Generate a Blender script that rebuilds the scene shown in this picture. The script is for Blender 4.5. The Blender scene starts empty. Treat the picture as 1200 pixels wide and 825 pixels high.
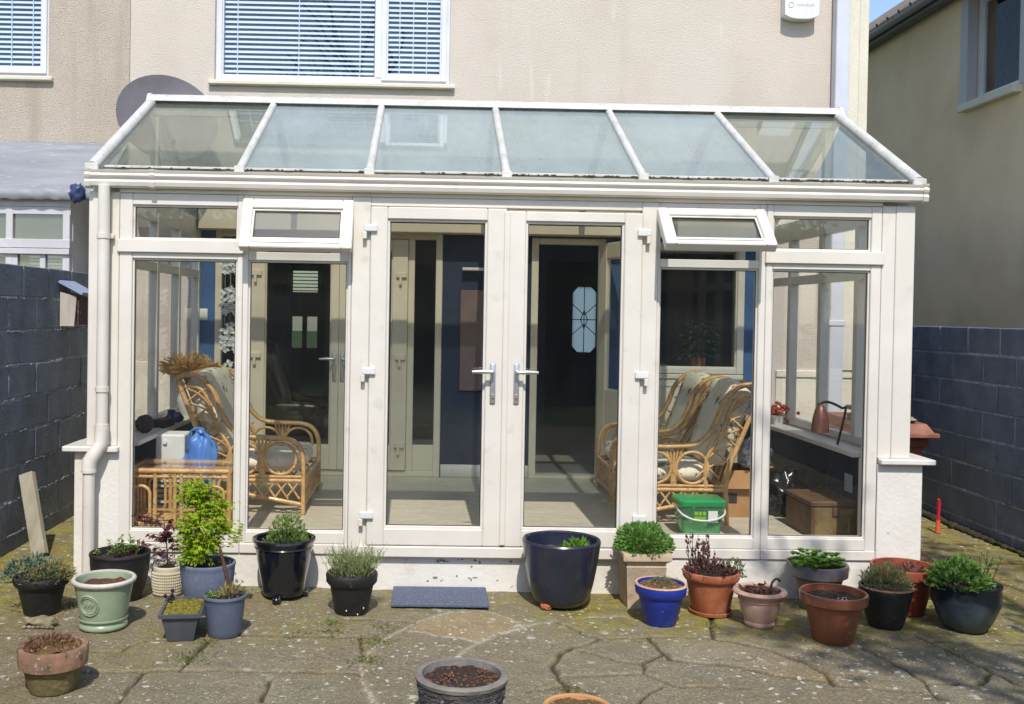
import bpy, bmesh, math, random
import numpy as np
from mathutils import Vector, Matrix, noise as mnoise
random.seed(7)
R_ = random.Random(11)
C = bpy.context.scene.collection
PI = math.pi

# ------------------------------------------------------------------ camera model (photo pixels 1200x825)
FPX, CX, CY, EYE = 1170.0, 525.0, 385.0, 1.655
F = 5.94            # front plane of the conservatory
W = 8.55            # rear wall of the house
_yaw, _pit, _rol = math.radians(.98), math.radians(.88), .0165
fw = Vector((math.sin(_yaw)*math.cos(_pit), math.cos(_yaw)*math.cos(_pit), -math.sin(_pit)))
_r0 = Vector((math.cos(_yaw), -math.sin(_yaw), 0)); _u0 = _r0.cross(fw)
RX = _r0*math.cos(_rol) + _u0*math.sin(_rol)
UX = _u0*math.cos(_rol) - _r0*math.sin(_rol)
EYEP = Vector((0, 0, EYE))
def ray(px, py): return fw + RX*((px-CX)/FPX) + UX*((CY-py)/FPX)
def onY(px, py, Y):
    d = ray(px, py); return EYEP + d*(Y/d.y)
TILT = -.011
def gz(x): return TILT*x
def onG(px, py):
    d = ray(px, py); t = -EYE/(d.z-TILT*d.x); return EYEP + d*t
# ------------------------------------------------------------------ tagging
def tag(o, label=None, cat=None, group=None, kind=None):
    if label: o['label'] = label
    if cat: o['category'] = cat
    if group: o['group'] = group
    if kind: o['kind'] = kind
    return o
LOC = {}
def thing(name, label, cat, loc=(0,0,0), rz=0, group=None):
    o = bpy.data.objects.new(name, None); C.objects.link(o)
    o.empty_display_size = .1
    o.location = loc; o.rotation_euler = (0,0,rz)
    LOC[o] = Vector(loc)
    return tag(o, label, cat, group)
def copy_tree(o, parent=None):
    c = o.copy(); C.objects.link(c)
    if parent: c.parent = parent
    for ch in list(o.children): copy_tree(ch, c)
    return c
# ------------------------------------------------------------------ materials
def S(r, g, b):
    f = lambda c: (c/255/12.92) if c/255 <= .04045 else ((c/255+.055)/1.055)**2.4
    return (f(r), f(g), f(b), 1)
def M(name, c1, c2=None, scale=6, rough=.6, bump=0, bscale=60, speck=None, spec=.5, metal=0, coat=0, ramp=(.35,.65), detail=5, stretch=None, bdist=.01):
    m = bpy.data.materials.new(name); m.use_nodes = True
    nt = m.node_tree; N = nt.nodes; L = nt.links
    b = N['Principled BSDF']
    b.inputs['Roughness'].default_value = rough
    b.inputs['Specular IOR Level'].default_value = spec
    b.inputs['Metallic'].default_value = metal
    b.inputs['Coat Weight'].default_value = coat
    b.inputs['Coat Roughness'].default_value = .08
    tc = N.new('ShaderNodeTexCoord'); vec = tc.outputs['Object']
    if stretch:
        mp = N.new('ShaderNodeMapping'); mp.inputs['Scale'].default_value = stretch
        L.new(vec, mp.inputs['Vector']); vec = mp.outputs['Vector']
    col = None
    if c2:
        n = N.new('ShaderNodeTexNoise'); n.inputs['Scale'].default_value = scale; n.inputs['Detail'].default_value = detail
        n.inputs['Roughness'].default_value = .62
        L.new(vec, n.inputs['Vector'])
        r = N.new('ShaderNodeValToRGB'); r.color_ramp.elements[0].position = ramp[0]; r.color_ramp.elements[1].position = ramp[1]
        r.color_ramp.elements[0].color = c1; r.color_ramp.elements[1].color = c2
        L.new(n.outputs['Fac'], r.inputs['Fac']); col = r.outputs['Color']
    for sp in (speck or []):
        sc, lo, hi, cc = sp[:4]
        n = N.new('ShaderNodeTexNoise'); n.inputs['Scale'].default_value = sc; n.inputs['Detail'].default_value = 3
        if len(sp) > 4:
            mp2 = N.new('ShaderNodeMapping'); mp2.inputs['Scale'].default_value = sp[4]; L.new(tc.outputs['Object'], mp2.inputs['Vector']); L.new(mp2.outputs['Vector'], n.inputs['Vector'])
        else: L.new(vec, n.inputs['Vector'])
        r = N.new('ShaderNodeMapRange'); r.inputs['From Min'].default_value = lo; r.inputs['From Max'].default_value = hi
        L.new(n.outputs['Fac'], r.inputs['Value'])
        mx = N.new('ShaderNodeMixRGB')
        if col is None: mx.inputs['Color1'].default_value = c1
        else: L.new(col, mx.inputs['Color1'])
        mx.inputs['Color2'].default_value = cc
        L.new(r.outputs['Result'], mx.inputs['Fac']); col = mx.outputs['Color']
    if col is None: b.inputs['Base Color'].default_value = c1
    else: L.new(col, b.inputs['Base Color'])
    if bump:
        n = N.new('ShaderNodeTexNoise'); n.inputs['Scale'].default_value = bscale; n.inputs['Detail'].default_value = 4
        L.new(vec, n.inputs['Vector'])
        bp = N.new('ShaderNodeBump'); bp.inputs['Strength'].default_value = bump; bp.inputs['Distance'].default_value = bdist
        L.new(n.outputs['Fac'], bp.inputs['Height']); L.new(bp.outputs['Normal'], b.inputs['Normal'])
    return m
def glass(name, tint=(.93,.95,.94), ior=1.5, boost=1.0, dust=0, dustcol=(.5,.52,.5,1), dust_scale=3, wave=0, dlo=.3, dhi=.75, rough=0.0):
    m = bpy.data.materials.new(name); m.use_nodes = True
    nt = m.node_tree; N = nt.nodes; L = nt.links
    N.remove(N['Principled BSDF']); out = N['Material Output']
    tr = N.new('ShaderNodeBsdfTransparent'); tr.inputs['Color'].default_value = (*tint, 1)
    gl = N.new('ShaderNodeBsdfGlossy'); gl.inputs['Roughness'].default_value = rough; gl.inputs['Color'].default_value = (1,1,1,1)
    fr = N.new('ShaderNodeFresnel')
    ge = N.new('ShaderNodeNewGeometry'); mr0 = N.new('ShaderNodeMapRange')       # same reflectance on the way in and out
    mr0.inputs['To Min'].default_value = ior; mr0.inputs['To Max'].default_value = 1/ior
    L.new(ge.outputs['Backfacing'], mr0.inputs['Value']); L.new(mr0.outputs['Result'], fr.inputs['IOR'])
    mul = N.new('ShaderNodeMath'); mul.operation = 'MULTIPLY'; mul.inputs[1].default_value = boost; mul.use_clamp = True
    L.new(fr.outputs['Fac'], mul.inputs[0])
    mx = N.new('ShaderNodeMixShader'); L.new(mul.outputs[0], mx.inputs['Fac']); L.new(tr.outputs[0], mx.inputs[1]); L.new(gl.outputs[0], mx.inputs[2])
    sh = mx.outputs[0]
    tc = N.new('ShaderNodeTexCoord')
    if wave:
        n = N.new('ShaderNodeTexNoise'); n.inputs['Scale'].default_value = 1.7; n.inputs['Detail'].default_value = 1
        L.new(tc.outputs['Object'], n.inputs['Vector'])
        bp = N.new('ShaderNodeBump'); bp.inputs['Strength'].default_value = wave; bp.inputs['Distance'].default_value = .02
        L.new(n.outputs['Fac'], bp.inputs['Height']); L.new(bp.outputs['Normal'], gl.inputs['Normal'])
    if dust:
        n = N.new('ShaderNodeTexNoise'); n.inputs['Scale'].default_value = dust_scale; n.inputs['Detail'].default_value = 8; n.inputs['Roughness'].default_value = .7
        mp = N.new('ShaderNodeMapping'); mp.inputs['Scale'].default_value = (1.0, .45, .45)
        L.new(tc.outputs['Object'], mp.inputs['Vector']); L.new(mp.outputs['Vector'], n.inputs['Vector'])
        mr = N.new('ShaderNodeMapRange'); mr.inputs['From Min'].default_value = dlo; mr.inputs['From Max'].default_value = dhi
        mr.inputs['To Min'].default_value = dust*.35; mr.inputs['To Max'].default_value = dust
        L.new(n.outputs['Fac'], mr.inputs['Value'])
        df = N.new('ShaderNodeBsdfDiffuse'); df.inputs['Color'].default_value = dustcol
        m2 = N.new('ShaderNodeMixShader'); L.new(mr.outputs['Result'], m2.inputs['Fac']); L.new(sh, m2.inputs[1]); L.new(df.outputs[0], m2.inputs[2])
        sh = m2.outputs[0]
    L.new(sh, out.inputs['Surface'])
    return m
def leafmat(name, c1, c2, scale=25, trans=.35, rough=.55):
    m = M(name, c1, c2, scale=scale, rough=rough, ramp=(.3,.7), detail=2)
    nt = m.node_tree; N = nt.nodes; L = nt.links
    b = N['Principled BSDF']; out = N['Material Output']
    t = N.new('ShaderNodeBsdfTranslucent')
    L.new(b.inputs['Base Color'].links[0].from_socket, t.inputs['Color'])
    mx = N.new('ShaderNodeMixShader'); mx.inputs['Fac'].default_value = trans
    L.new(b.outputs[0], mx.inputs[1]); L.new(t.outputs[0], mx.inputs[2]); L.new(mx.outputs[0], out.inputs['Surface'])
    return m

UPVC   = M('upvc', S(225,218,207), S(216,209,197), scale=3, rough=.38, speck=[(9,.62,.85,S(196,190,174))])
UPVCD  = M('upvc_weathered', S(208,206,200), S(170,168,160), scale=7, rough=.55, ramp=(.38,.8), speck=[(60,.6,.75,S(150,148,138))])
PLINTH = M('painted_plinth', S(228,224,215), S(222,216,205), scale=5, rough=.8, bump=.3, bscale=35, speck=[(22,.70,.74,S(150,142,124)),(5,.66,.85,S(200,192,172))])
GASKET = M('gasket', S(40,40,40), rough=.6)
RENDER = M('render_main', S(205,194,182), S(198,187,174), scale=1.6, rough=.9, bump=.7, bscale=75, speck=[(110,.56,.72,S(214,205,194)),(.8,.55,.8,S(190,178,164)),(70,.62,.75,S(186,175,162)),(2.2,.56,.84,S(192,182,168),(2.4,2.4,.16)),(5,.64,.8,S(216,209,198),(2,2,.3))], bdist=.009)
PEBBLE = M('render_neighbour', S(188,175,161), S(177,164,149), scale=2.5, rough=.95, bump=.9, bscale=95, speck=[(120,.54,.64,S(212,201,188)),(95,.58,.68,S(146,134,120)),(1.1,.55,.75,S(172,157,140)),(2.4,.54,.76,S(166,152,136),(2.2,2.2,.18))], bdist=.012)
TANW   = M('render_tan', S(240,212,174), S(226,197,160), scale=1.3, rough=.95, bump=.3, bscale=60, speck=[(.5,.5,.8,S(182,172,142)), (90,.6,.75,S(214,202,176))])
CREAMW = M('render_cream', S(222,216,200), S(212,205,186), scale=2, rough=.9, bump=.5, bscale=80)
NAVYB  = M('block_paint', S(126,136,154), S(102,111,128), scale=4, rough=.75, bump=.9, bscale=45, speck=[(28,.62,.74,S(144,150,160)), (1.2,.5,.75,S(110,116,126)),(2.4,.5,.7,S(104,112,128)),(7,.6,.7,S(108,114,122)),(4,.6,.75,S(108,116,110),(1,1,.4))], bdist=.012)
NAVYBS  = M('block_paint_shade', S(108,117,136), S(86,95,114), scale=4, rough=.75, bump=.9, bscale=45, speck=[(28,.62,.74,S(122,128,140)), (1.2,.5,.75,S(90,96,106)),(2.4,.5,.7,S(84,93,112)),(7,.6,.7,S(88,94,102))], bdist=.012)  # block paint again, darkened to stand for shade on the right wall
MORTAR = M('mortar_paint', S(178,180,188), S(124,132,148), scale=14, rough=.9, bump=1, bscale=60, speck=[(16,.6,.68,S(150,148,142))], bdist=.02)
BLUEW  = M('blue_wall', S(74,106,150), S(66,98,142), scale=3, rough=.8)
BLUEWS  = M('blue_wall_shade', S(44,54,78), S(38,47,70), scale=3, rough=.8)  # blue wall colour darkened to stand for shade
UPVCS = M('upvc_shade_beige', S(226,214,190), S(218,205,180), scale=3, rough=.4)  # white uPVC with the warm tone of indoor shade put into the colour
BEIGE  = M('beige_paint', S(214,200,174), S(204,190,164), scale=3, rough=.7)
NAVYIN = M('navy_inner_wall', S(52,60,84), S(44,51,74), scale=3, rough=.8)
DARKROOM = M('room_wall', S(150,166,200), S(140,156,190), scale=3, rough=.85)
CEIL   = M('ceiling_white', S(205,200,190), rough=.9)
CILLW  = M('cill_white', S(226,222,214), S(214,209,200), scale=4, rough=.35)
GLASS  = glass('window_glass', tint=(.975,.975,.965), ior=1.5, boost=.6, dust=.007, dustcol=(.6,.6,.57,1), dust_scale=5, wave=.02)
GLASSD = glass('door_glass', tint=(.9,.91,.89), ior=1.5, boost=.8, dust=.012, dustcol=(.6,.6,.6,1), wave=.05)
GLASSU = glass('upper_glass', tint=(.93,.96,.99), ior=1.55, boost=1.1, wave=.04)
ROOFG  = glass('roof_glass', tint=(.76,.79,.75), ior=1.5, boost=1.0, dust=.10, dustcol=S(206,212,204), dust_scale=2.2, wave=.03)
ROOFB  = glass('roof_glass_blue', tint=(.70,.76,.76), ior=1.5, boost=.8, dust=.46, dustcol=S(188,199,200), dust_scale=1.6, wave=.03, dlo=.1, dhi=.75)
BACKG  = glass('roof_glass_back', tint=(.84,.86,.82), ior=1.5, boost=.9, dust=.12, dustcol=S(190,200,195))
STEEL  = M('satin_steel', S(190,190,192), rough=.28, metal=1)
CHROME = M('handle_chrome', S(206,204,202), rough=.34, metal=.75)
SHADEM = M('lamp_metal', S(128,86,70), S(104,68,56), scale=30, rough=.4, metal=.4)
BLACKM = M('black_metal', S(38,35,34), rough=.45)
BLIND  = M('blind_slat', S(222,230,242), rough=.45)
UPVCB  = M('upvc_cool', S(222,224,230), S(212,214,222), scale=4, rough=.35)
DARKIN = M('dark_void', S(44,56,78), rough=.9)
RATTAN = M('rattan', S(218,180,122), S(180,132,76), scale=22, rough=.42, ramp=(.3,.75), speck=[(55,.6,.72,S(96,56,26))], coat=.25)
CUSH   = M('cushion_fabric', S(238,229,208), S(226,216,194), scale=9, rough=.9, bump=.3, bscale=180, speck=[(10,.62,.66,S(120,118,96)),(16,.66,.7,S(150,110,84))])
CUSHP  = M('cushion_plain', S(208,200,184), S(188,180,164), scale=6, rough=.9, bump=.3, bscale=200)
FLOORW = M('laminate_floor', S(214,206,184), S(182,174,154), scale=6, rough=.42, stretch=(1,11,1), ramp=(.35,.65), speck=[(22,.6,.7,S(130,120,104))])
SOIL   = M('soil', S(70,52,40), S(38,28,22), scale=40, rough=1, bump=1, bscale=90, speck=[(70,.62,.7,S(140,112,88))], bdist=.02)
SOILR  = M('soil_reddish', S(108,66,52), S(72,46,38), scale=45, rough=1, bump=1, bscale=90, speck=[(70,.62,.7,S(158,118,98))], bdist=.02)
MOSSD  = M('dry_moss', S(128,96,56), S(84,62,34), scale=40, rough=1, bump=1, bscale=80, speck=[(40,.56,.64,S(170,138,92))], bdist=.03)
MOSSY  = M('moss_yellow', S(150,138,44), S(98,100,34), scale=30, rough=1, bump=1, bscale=80, speck=[(35,.6,.68,S(196,140,52))], bdist=.03)
TERRA  = M('terracotta', S(188,112,76), S(160,92,62), scale=9, rough=.7, bump=.15, bscale=60, speck=[(6,.56,.8,S(206,150,118)),(24,.64,.74,S(140,84,60))])
TERRAG = M('terracotta_glazed', S(152,90,62), S(112,68,50), scale=5, rough=.36, ramp=(.3,.7), speck=[(12,.6,.8,S(196,132,92))], coat=.2)
TERRAR = M('terracotta_plastic', S(160,82,58), S(136,66,48), scale=6, rough=.45)
TERRAW = M('terracotta_weathered', S(150,112,88), S(104,84,68), scale=11, rough=.95, bump=.5, bscale=45, speck=[(5,.5,.72,S(126,108,78)),(45,.6,.72,S(172,150,126)),(24,.64,.72,S(84,66,54))])
TERRAM = M('terracotta_mossed', S(128,114,78), S(102,98,58), scale=8, rough=.95, bump=.4, bscale=50, speck=[(9,.58,.7,S(160,140,104)),(25,.62,.72,S(78,76,46))])
PINKC  = M('pink_clay', S(206,168,146), S(186,146,124), scale=8, rough=.85, bump=.2, bscale=60, speck=[(5,.58,.75,S(150,128,108)),(22,.64,.74,S(222,194,176))])
BLACKP = M('black_plastic', S(36,35,37), S(27,27,29), scale=10, rough=.55, bump=.08, bscale=90, speck=[(9,.56,.8,S(58,56,54)),(60,.66,.75,S(84,80,74))])
BLACKG = M('black_glaze', S(24,27,36), S(18,20,28), scale=5, rough=.14, coat=.6)
NAVYG  = M('navy_glaze', S(40,46,62), S(31,36,50), scale=7, rough=.3, coat=.35, speck=[(26,.66,.76,S(66,72,88))])
DKGLAZE= M('dark_glaze', S(20,28,34), S(30,40,46), scale=6, rough=.22, coat=.4)
MILKY  = M('dark_glaze_bloomed', S(52,64,72), S(92,102,106), scale=7, rough=.5, ramp=(.35,.7), speck=[(4,.5,.65,S(40,52,60))])
GREYBL = M('grey_blue_fibre', S(106,116,136), S(92,101,120), scale=6, rough=.75, bump=.25, bscale=120, speck=[(140,.6,.7,S(140,148,164))])
GREYPL = M('slate_plastic', S(92,100,118), S(80,88,106), scale=6, rough=.5)
DKGREYP= M('dark_grey_plastic', S(84,88,96), S(70,74,82), scale=6, rough=.5)
SAGE   = M('sage_glaze', S(158,172,144), S(140,156,128), scale=5, rough=.3, coat=.25, speck=[(10,.62,.8,S(176,184,160))])
SAGER  = M('sage_rim', S(206,200,190), S(186,180,170), scale=14, rough=.5)
CREAMP = M('cream_pot', S(202,194,168), S(182,172,146), scale=8, rough=.8)
COBALT = M('cobalt_paint', S(34,58,158), S(26,46,136), scale=9, rough=.42, bump=.15, bscale=70, speck=[(7,.6,.8,S(60,84,170)),(40,.68,.76,S(120,126,160))])
STONEP = M('stone_planter', S(194,174,148), S(176,154,128), scale=10, rough=.9, bump=.3, bscale=70, speck=[(18,.64,.76,S(150,132,110))])
GREYST = M('grey_stone_pot', S(134,128,120), S(112,106,100), scale=12, rough=.9, bump=.5, bscale=70)
SLATEP = M('slate_pieces', S(92,88,86), S(56,54,54), scale=16, rough=.85, bump=.6, bscale=50, speck=[(30,.62,.72,S(150,144,136))])
PEWTER = M('pewter_glaze', S(118,112,110), S(92,86,86), scale=7, rough=.42, speck=[(5,.58,.75,S(138,132,128))])
TWIG   = M('twig', S(96,66,52), S(70,46,38), scale=30, rough=.8)
TIMBER = M('grey_timber', S(172,165,146), S(140,132,114), scale=10, rough=.85, stretch=(1,1,.12), bump=.2, bscale=80)
BINB   = M('brown_bin', S(124,66,48), S(100,52,38), scale=6, rough=.55)
BINLID = M('brown_bin_lid', S(152,100,80), S(124,76,58), scale=12, rough=.65)
RUBBLE = M('rubble', S(168,160,146), S(120,112,100), scale=14, rough=.95, bump=.6, bscale=50)
MATM   = M('rubber_mat', S(104,112,134), S(82,90,112), scale=90, rough=.95, bump=1, bscale=220, speck=[(150,.58,.66,S(150,156,170))])
REDP   = M('red_plastic', S(200,38,66), rough=.35)
ORANGEP= M('orange_plastic', S(206,92,52), rough=.5)
DISHM  = M('dish_grey', S(106,101,106), S(94,90,96), scale=5, rough=.6)
LEADM  = M('lead_flashing', S(146,148,152), S(128,131,138), scale=3, rough=.55, speck=[(14,.6,.78,S(166,173,184))], stretch=(.5,3,3))
FASCIA = M('grey_fascia', S(110,108,112), S(96,94,98), scale=4, rough=.6)
TILES  = M('roof_tiles', S(120,112,108), S(96,90,88), scale=6, rough=.85, bump=.4)
LAVG   = M('painted_frame_grey', S(204,200,202), S(190,186,190), scale=4, rough=.5)
LEATHER= M('dark_leather', S(44,36,36), S(32,27,28), scale=12, rough=.32)
BOXC   = M('cardboard', S(176,134,92), S(160,120,80), scale=8, rough=.9)
CHESTM = M('chest_wood', S(106,78,54), S(78,56,40), scale=9, rough=.6, speck=[(30,.6,.7,S(58,42,30))])
CHESTF = M('chest_brass', S(130,112,76), S(98,80,52), scale=7, rough=.5, speck=[(22,.6,.72,S(70,56,38))])
TUBG   = glass('green_tub_plastic', tint=(.55,.85,.66), boost=1, dust=.35, dustcol=S(120,196,150), dlo=.1, dhi=.9)
TUBLID = M('green_lid', S(22,150,84), S(18,134,74), scale=5, rough=.35)
WHITEP = M('white_plastic', S(226,226,222), S(216,216,212), scale=5, rough=.4)
BLUEB  = M('blue_bag', S(56,110,190), S(100,150,214), scale=6, rough=.4, ramp=(.35,.7))
BLACKB = M('black_bag', S(26,26,30), rough=.25)
CLEARB = glass('clear_bag', tint=(.85,.88,.92), boost=2.2, dust=.35, dustcol=S(200,206,214), dlo=.2, dhi=.8)
POSTER = M('poster_print', S(126,104,98), S(110,92,90), scale=4, rough=.7)
POSTER2= M('poster_picture', S(60,70,84), S(90,84,80), scale=9, rough=.7)
FROST  = None
# ------------------------------------------------------------------ mesh builder
class MB:
    def __init__(s): s.bm = bmesh.new()
    def box(s, x0, x1, y0, y1, z0, z1, bev=0, segs=1):
        if x1<x0: x0,x1=x1,x0
        if y1<y0: y0,y1=y1,y0
        if z1<z0: z0,z1=z1,z0
        v = [s.bm.verts.new((x,y,z)) for x in (x0,x1) for y in (y0,y1) for z in (z0,z1)]
        fs = [s.bm.faces.new([v[i] for i in q]) for q in ((0,1,3,2),(4,6,7,5),(0,4,5,1),(2,3,7,6),(0,2,6,4),(1,5,7,3))]
        if bev:
            es = list({e for f in fs for e in f.edges})
            bmesh.ops.bevel(s.bm, geom=es, offset=bev, segments=segs, affect='EDGES', profile=.5)
        return s
    def hexa(s, p):      # 8 points: bottom ring 4, top ring 4
        v = [s.bm.verts.new(q) for q in p]
        for q in ((3,2,1,0),(4,5,6,7),(0,1,5,4),(1,2,6,5),(2,3,7,6),(3,0,4,7)): s.bm.faces.new([v[i] for i in q])
        return s
    def prism(s, pts, ext):
        ext = Vector(ext); a = [s.bm.verts.new(p) for p in pts]; b = [s.bm.verts.new(Vector(p)+ext) for p in pts]
        n = len(pts)
        s.bm.faces.new(a[::-1]); s.bm.faces.new(b)
        for i in range(n): s.bm.faces.new([a[i],a[(i+1)%n],b[(i+1)%n],b[i]])
        return s
    def slab(s, a, b, c, d, t):      # thick quad, thickness t along the normal
        a,b,c,d = map(Vector,(a,b,c,d)); n = (b-a).cross(d-a).normalized()*t
        return s.hexa([a,b,c,d,a+n,b+n,c+n,d+n])
    def tube(s, pts, r, seg=8, closed=False, cap=True):
        P = [Vector(p) for p in pts]; n = len(P)
        rr = r if isinstance(r,(list,tuple)) else [r]*n
        t0 = (P[1]-P[0]).normalized()
        u = t0.orthogonal().normalized(); rings = []
        for i in range(n):
            if closed: t = (P[(i+1)%n]-P[i-1])
            elif i==0: t = P[1]-P[0]
            elif i==n-1: t = P[-1]-P[-2]
            else: t = (P[i+1]-P[i]).normalized()+(P[i]-P[i-1]).normalized()
            if t.length<1e-9: t = t0.copy()
            t.normalize()
            u = (u - t*u.dot(t))
            if u.length<1e-6: u = t.orthogonal()
            u.normalize(); w = t.cross(u)
            rings.append([s.bm.verts.new(P[i]+(u*math.cos(2*PI*k/seg)+w*math.sin(2*PI*k/seg))*rr[i]) for k in range(seg)])
        for i in range(n if closed else n-1):
            A,B = rings[i], rings[(i+1)%n]
            for k in range(seg): s.bm.faces.new([A[k],A[(k+1)%seg],B[(k+1)%seg],B[k]])
        if cap and not closed:
            s.bm.faces.new(rings[0][::-1]); s.bm.faces.new(rings[-1])
        return s
    def lathe(s, prof, seg=48, c=(0,0,0), cap0=True, cap1=False, wob=0, sq=None):
        rings = []
        for r,z in prof:
            ring = []
            for k in range(seg):
                a = 2*PI*k/seg; rr = r*(1+wob*math.sin(3*a+z*9)*.5+wob*math.sin(5*a+2)*.3)
                ring.append(s.bm.verts.new((c[0]+rr*math.cos(a), c[1]+rr*math.sin(a), c[2]+z)))
            rings.append(ring)
        for i in range(len(prof)-1):
            A,B = rings[i],rings[i+1]
            for k in range(seg): s.bm.faces.new([A[k],A[(k+1)%seg],B[(k+1)%seg],B[k]])
        if cap0: s.bm.faces.new(rings[0][::-1])
        if cap1: s.bm.faces.new(rings[-1])
        return s
    def blob(s, c, r, sub=3, amp=.12, fr=3.0, seed=0, flat=None):
        res = bmesh.ops.create_icosphere(s.bm, subdivisions=sub, radius=1)
        c = Vector(c); r = Vector(r if isinstance(r,(tuple,list)) else (r,r,r))
        for v in res['verts']:
            d = v.co.copy(); k = 1+amp*mnoise.noise(d*fr+Vector((seed*7.3,seed*1.7,seed)))+amp*.5*mnoise.noise(d*fr*2.3+Vector((seed,3,1)))
            p = Vector((d.x*r.x*k, d.y*r.y*k, d.z*r.z*k))
            if flat is not None and p.z < -r.z*flat: p.z = -r.z*flat
            v.co = c+p
        return s
    def leaf(s, p, d, n, l, w, fold=.25):
        p=Vector(p); d=Vector(d).normalized(); n=Vector(n); sd=d.cross(n)
        if sd.length<1e-5: sd=d.orthogonal()
        sd.normalize(); up=sd.cross(d)
        a=s.bm.verts.new(p); t=s.bm.verts.new(p+d*l-up*l*.12)
        m1=s.bm.verts.new(p+d*l*.45+sd*w*.5+up*w*fold); m2=s.bm.verts.new(p+d*l*.45-sd*w*.5+up*w*fold)
        mm=s.bm.verts.new(p+d*l*.5)
        s.bm.faces.new([a,m1,mm]); s.bm.faces.new([m1,t,mm]); s.bm.faces.new([a,mm,m2]); s.bm.faces.new([mm,t,m2])
    def disc(s, c, r, z=0, rings=9, seg=36, amp=.01, fr=18, seed=0, dome=0):
        g=[[s.bm.verts.new((c[0],c[1],c[2]+z+dome))]]
        for i in range(1,rings+1):
            q=r*i/rings
            g.append([s.bm.verts.new((c[0]+q*math.cos(2*PI*k/seg), c[1]+q*math.sin(2*PI*k/seg), c[2]+z+dome*(1-(i/rings)**2)+amp*mnoise.noise(Vector((q*math.cos(2*PI*k/seg)*fr, q*math.sin(2*PI*k/seg)*fr, seed))))) for k in range(seg)])
        for k in range(seg): s.bm.faces.new([g[0][0],g[1][k],g[1][(k+1)%seg]])
        for i in range(1,rings):
            for k in range(seg): s.bm.faces.new([g[i][k],g[i+1][k],g[i+1][(k+1)%seg],g[i][(k+1)%seg]])
        return s
    def build(s, name, mat, parent=None, smooth=None, world=True, label=None, loc=None):
        me = bpy.data.meshes.new(name)
        bmesh.ops.recalc_face_normals(s.bm, faces=s.bm.faces[:])
        root = parent
        while root is not None and root.parent is not None: root = root.parent
        off = LOC.get(root, Vector((0,0,0))) if (root is not None and world) else Vector((0,0,0))
        if loc is not None: off = Vector(loc)
        if off.length: bmesh.ops.translate(s.bm, verts=s.bm.verts[:], vec=-off)
        s.bm.to_mesh(me); s.bm.free()
        o = bpy.data.objects.new(name, me); C.objects.link(o)
        if mat: me.materials.append(mat)
        if smooth:
            for p in me.polygons: p.use_smooth = True
            me.set_sharp_from_angle(angle=math.radians(smooth))
        if parent is not None: o.parent = parent
        if loc is not None: o.location = loc; LOC[o] = Vector(loc)
        if label: o['label'] = label
        return o
def wall_holes(x0,x1,z0,z1,holes,y0,y1):
    xs = sorted({x0,x1,*[h[0] for h in holes],*[h[1] for h in holes]}); zs = sorted({z0,z1,*[h[2] for h in holes],*[h[3] for h in holes]})
    xs=[x for x in xs if x0<=x<=x1]; zs=[z for z in zs if z0<=z<=z1]
    full = lambda i,j: 0<=i<len(xs)-1 and 0<=j<len(zs)-1 and not any(h[0]-1e-6<=xs[i] and xs[i+1]<=h[1]+1e-6 and h[2]-1e-6<=zs[j] and zs[j+1]<=h[3]+1e-6 for h in holes)
    m = MB(); cache={}
    def V(x,y,z):
        k=(round(x,5),round(y,5),round(z,5))
        if k not in cache: cache[k]=m.bm.verts.new((x,y,z))
        return cache[k]
    for i in range(len(xs)-1):
        for j in range(len(zs)-1):
            if not full(i,j): continue
            a,b,c,d = xs[i],xs[i+1],zs[j],zs[j+1]
            m.bm.faces.new([V(a,y0,c),V(b,y0,c),V(b,y0,d),V(a,y0,d)])
            m.bm.faces.new([V(a,y1,d),V(b,y1,d),V(b,y1,c),V(a,y1,c)])
            if not full(i-1,j): m.bm.faces.new([V(a,y0,c),V(a,y0,d),V(a,y1,d),V(a,y1,c)])
            if not full(i+1,j): m.bm.faces.new([V(b,y0,d),V(b,y0,c),V(b,y1,c),V(b,y1,d)])
            if not full(i,j-1): m.bm.faces.new([V(b,y0,c),V(a,y0,c),V(a,y1,c),V(b,y1,c)])
            if not full(i,j+1): m.bm.faces.new([V(a,y0,d),V(b,y0,d),V(b,y1,d),V(a,y1,d)])
    return m
def frame_mb(m, x0,x1,z0,z1, y0, d, l,r,b,t, bev=.004, bead=.012):
    """rectangular frame: bars l,r,b,t wide, outer face at y0, depth d, inner bead stepped back"""
    m.box(x0,x0+l,y0,y0+d,z0,z1,bev); m.box(x1-r,x1,y0,y0+d,z0,z1,bev)
    m.box(x0+l,x1-r,y0+.0015,y0+d,z0,z0+b,bev); m.box(x0+l,x1-r,y0+.0015,y0+d,z1-t,z1,bev)
    if bead:
        q=bead
        m.box(x0+l-.001,x0+l+q,y0+.016,y0+d-.012,z0+b,z1-t,.003); m.box(x1-r-q,x1-r+.001,y0+.016,y0+d-.012,z0+b,z1-t,.003)
        m.box(x0+l,x1-r,y0+.0165,y0+d-.012,z0+b-.001,z0+b+q,.003); m.box(x0+l,x1-r,y0+.0165,y0+d-.012,z1-t-q,z1-t+.001,.003)
    return m
def pane_mb(x0,x1,z0,z1,y,t=.006): return MB().box(x0,x1,y,y+t,z0,z1)
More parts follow.
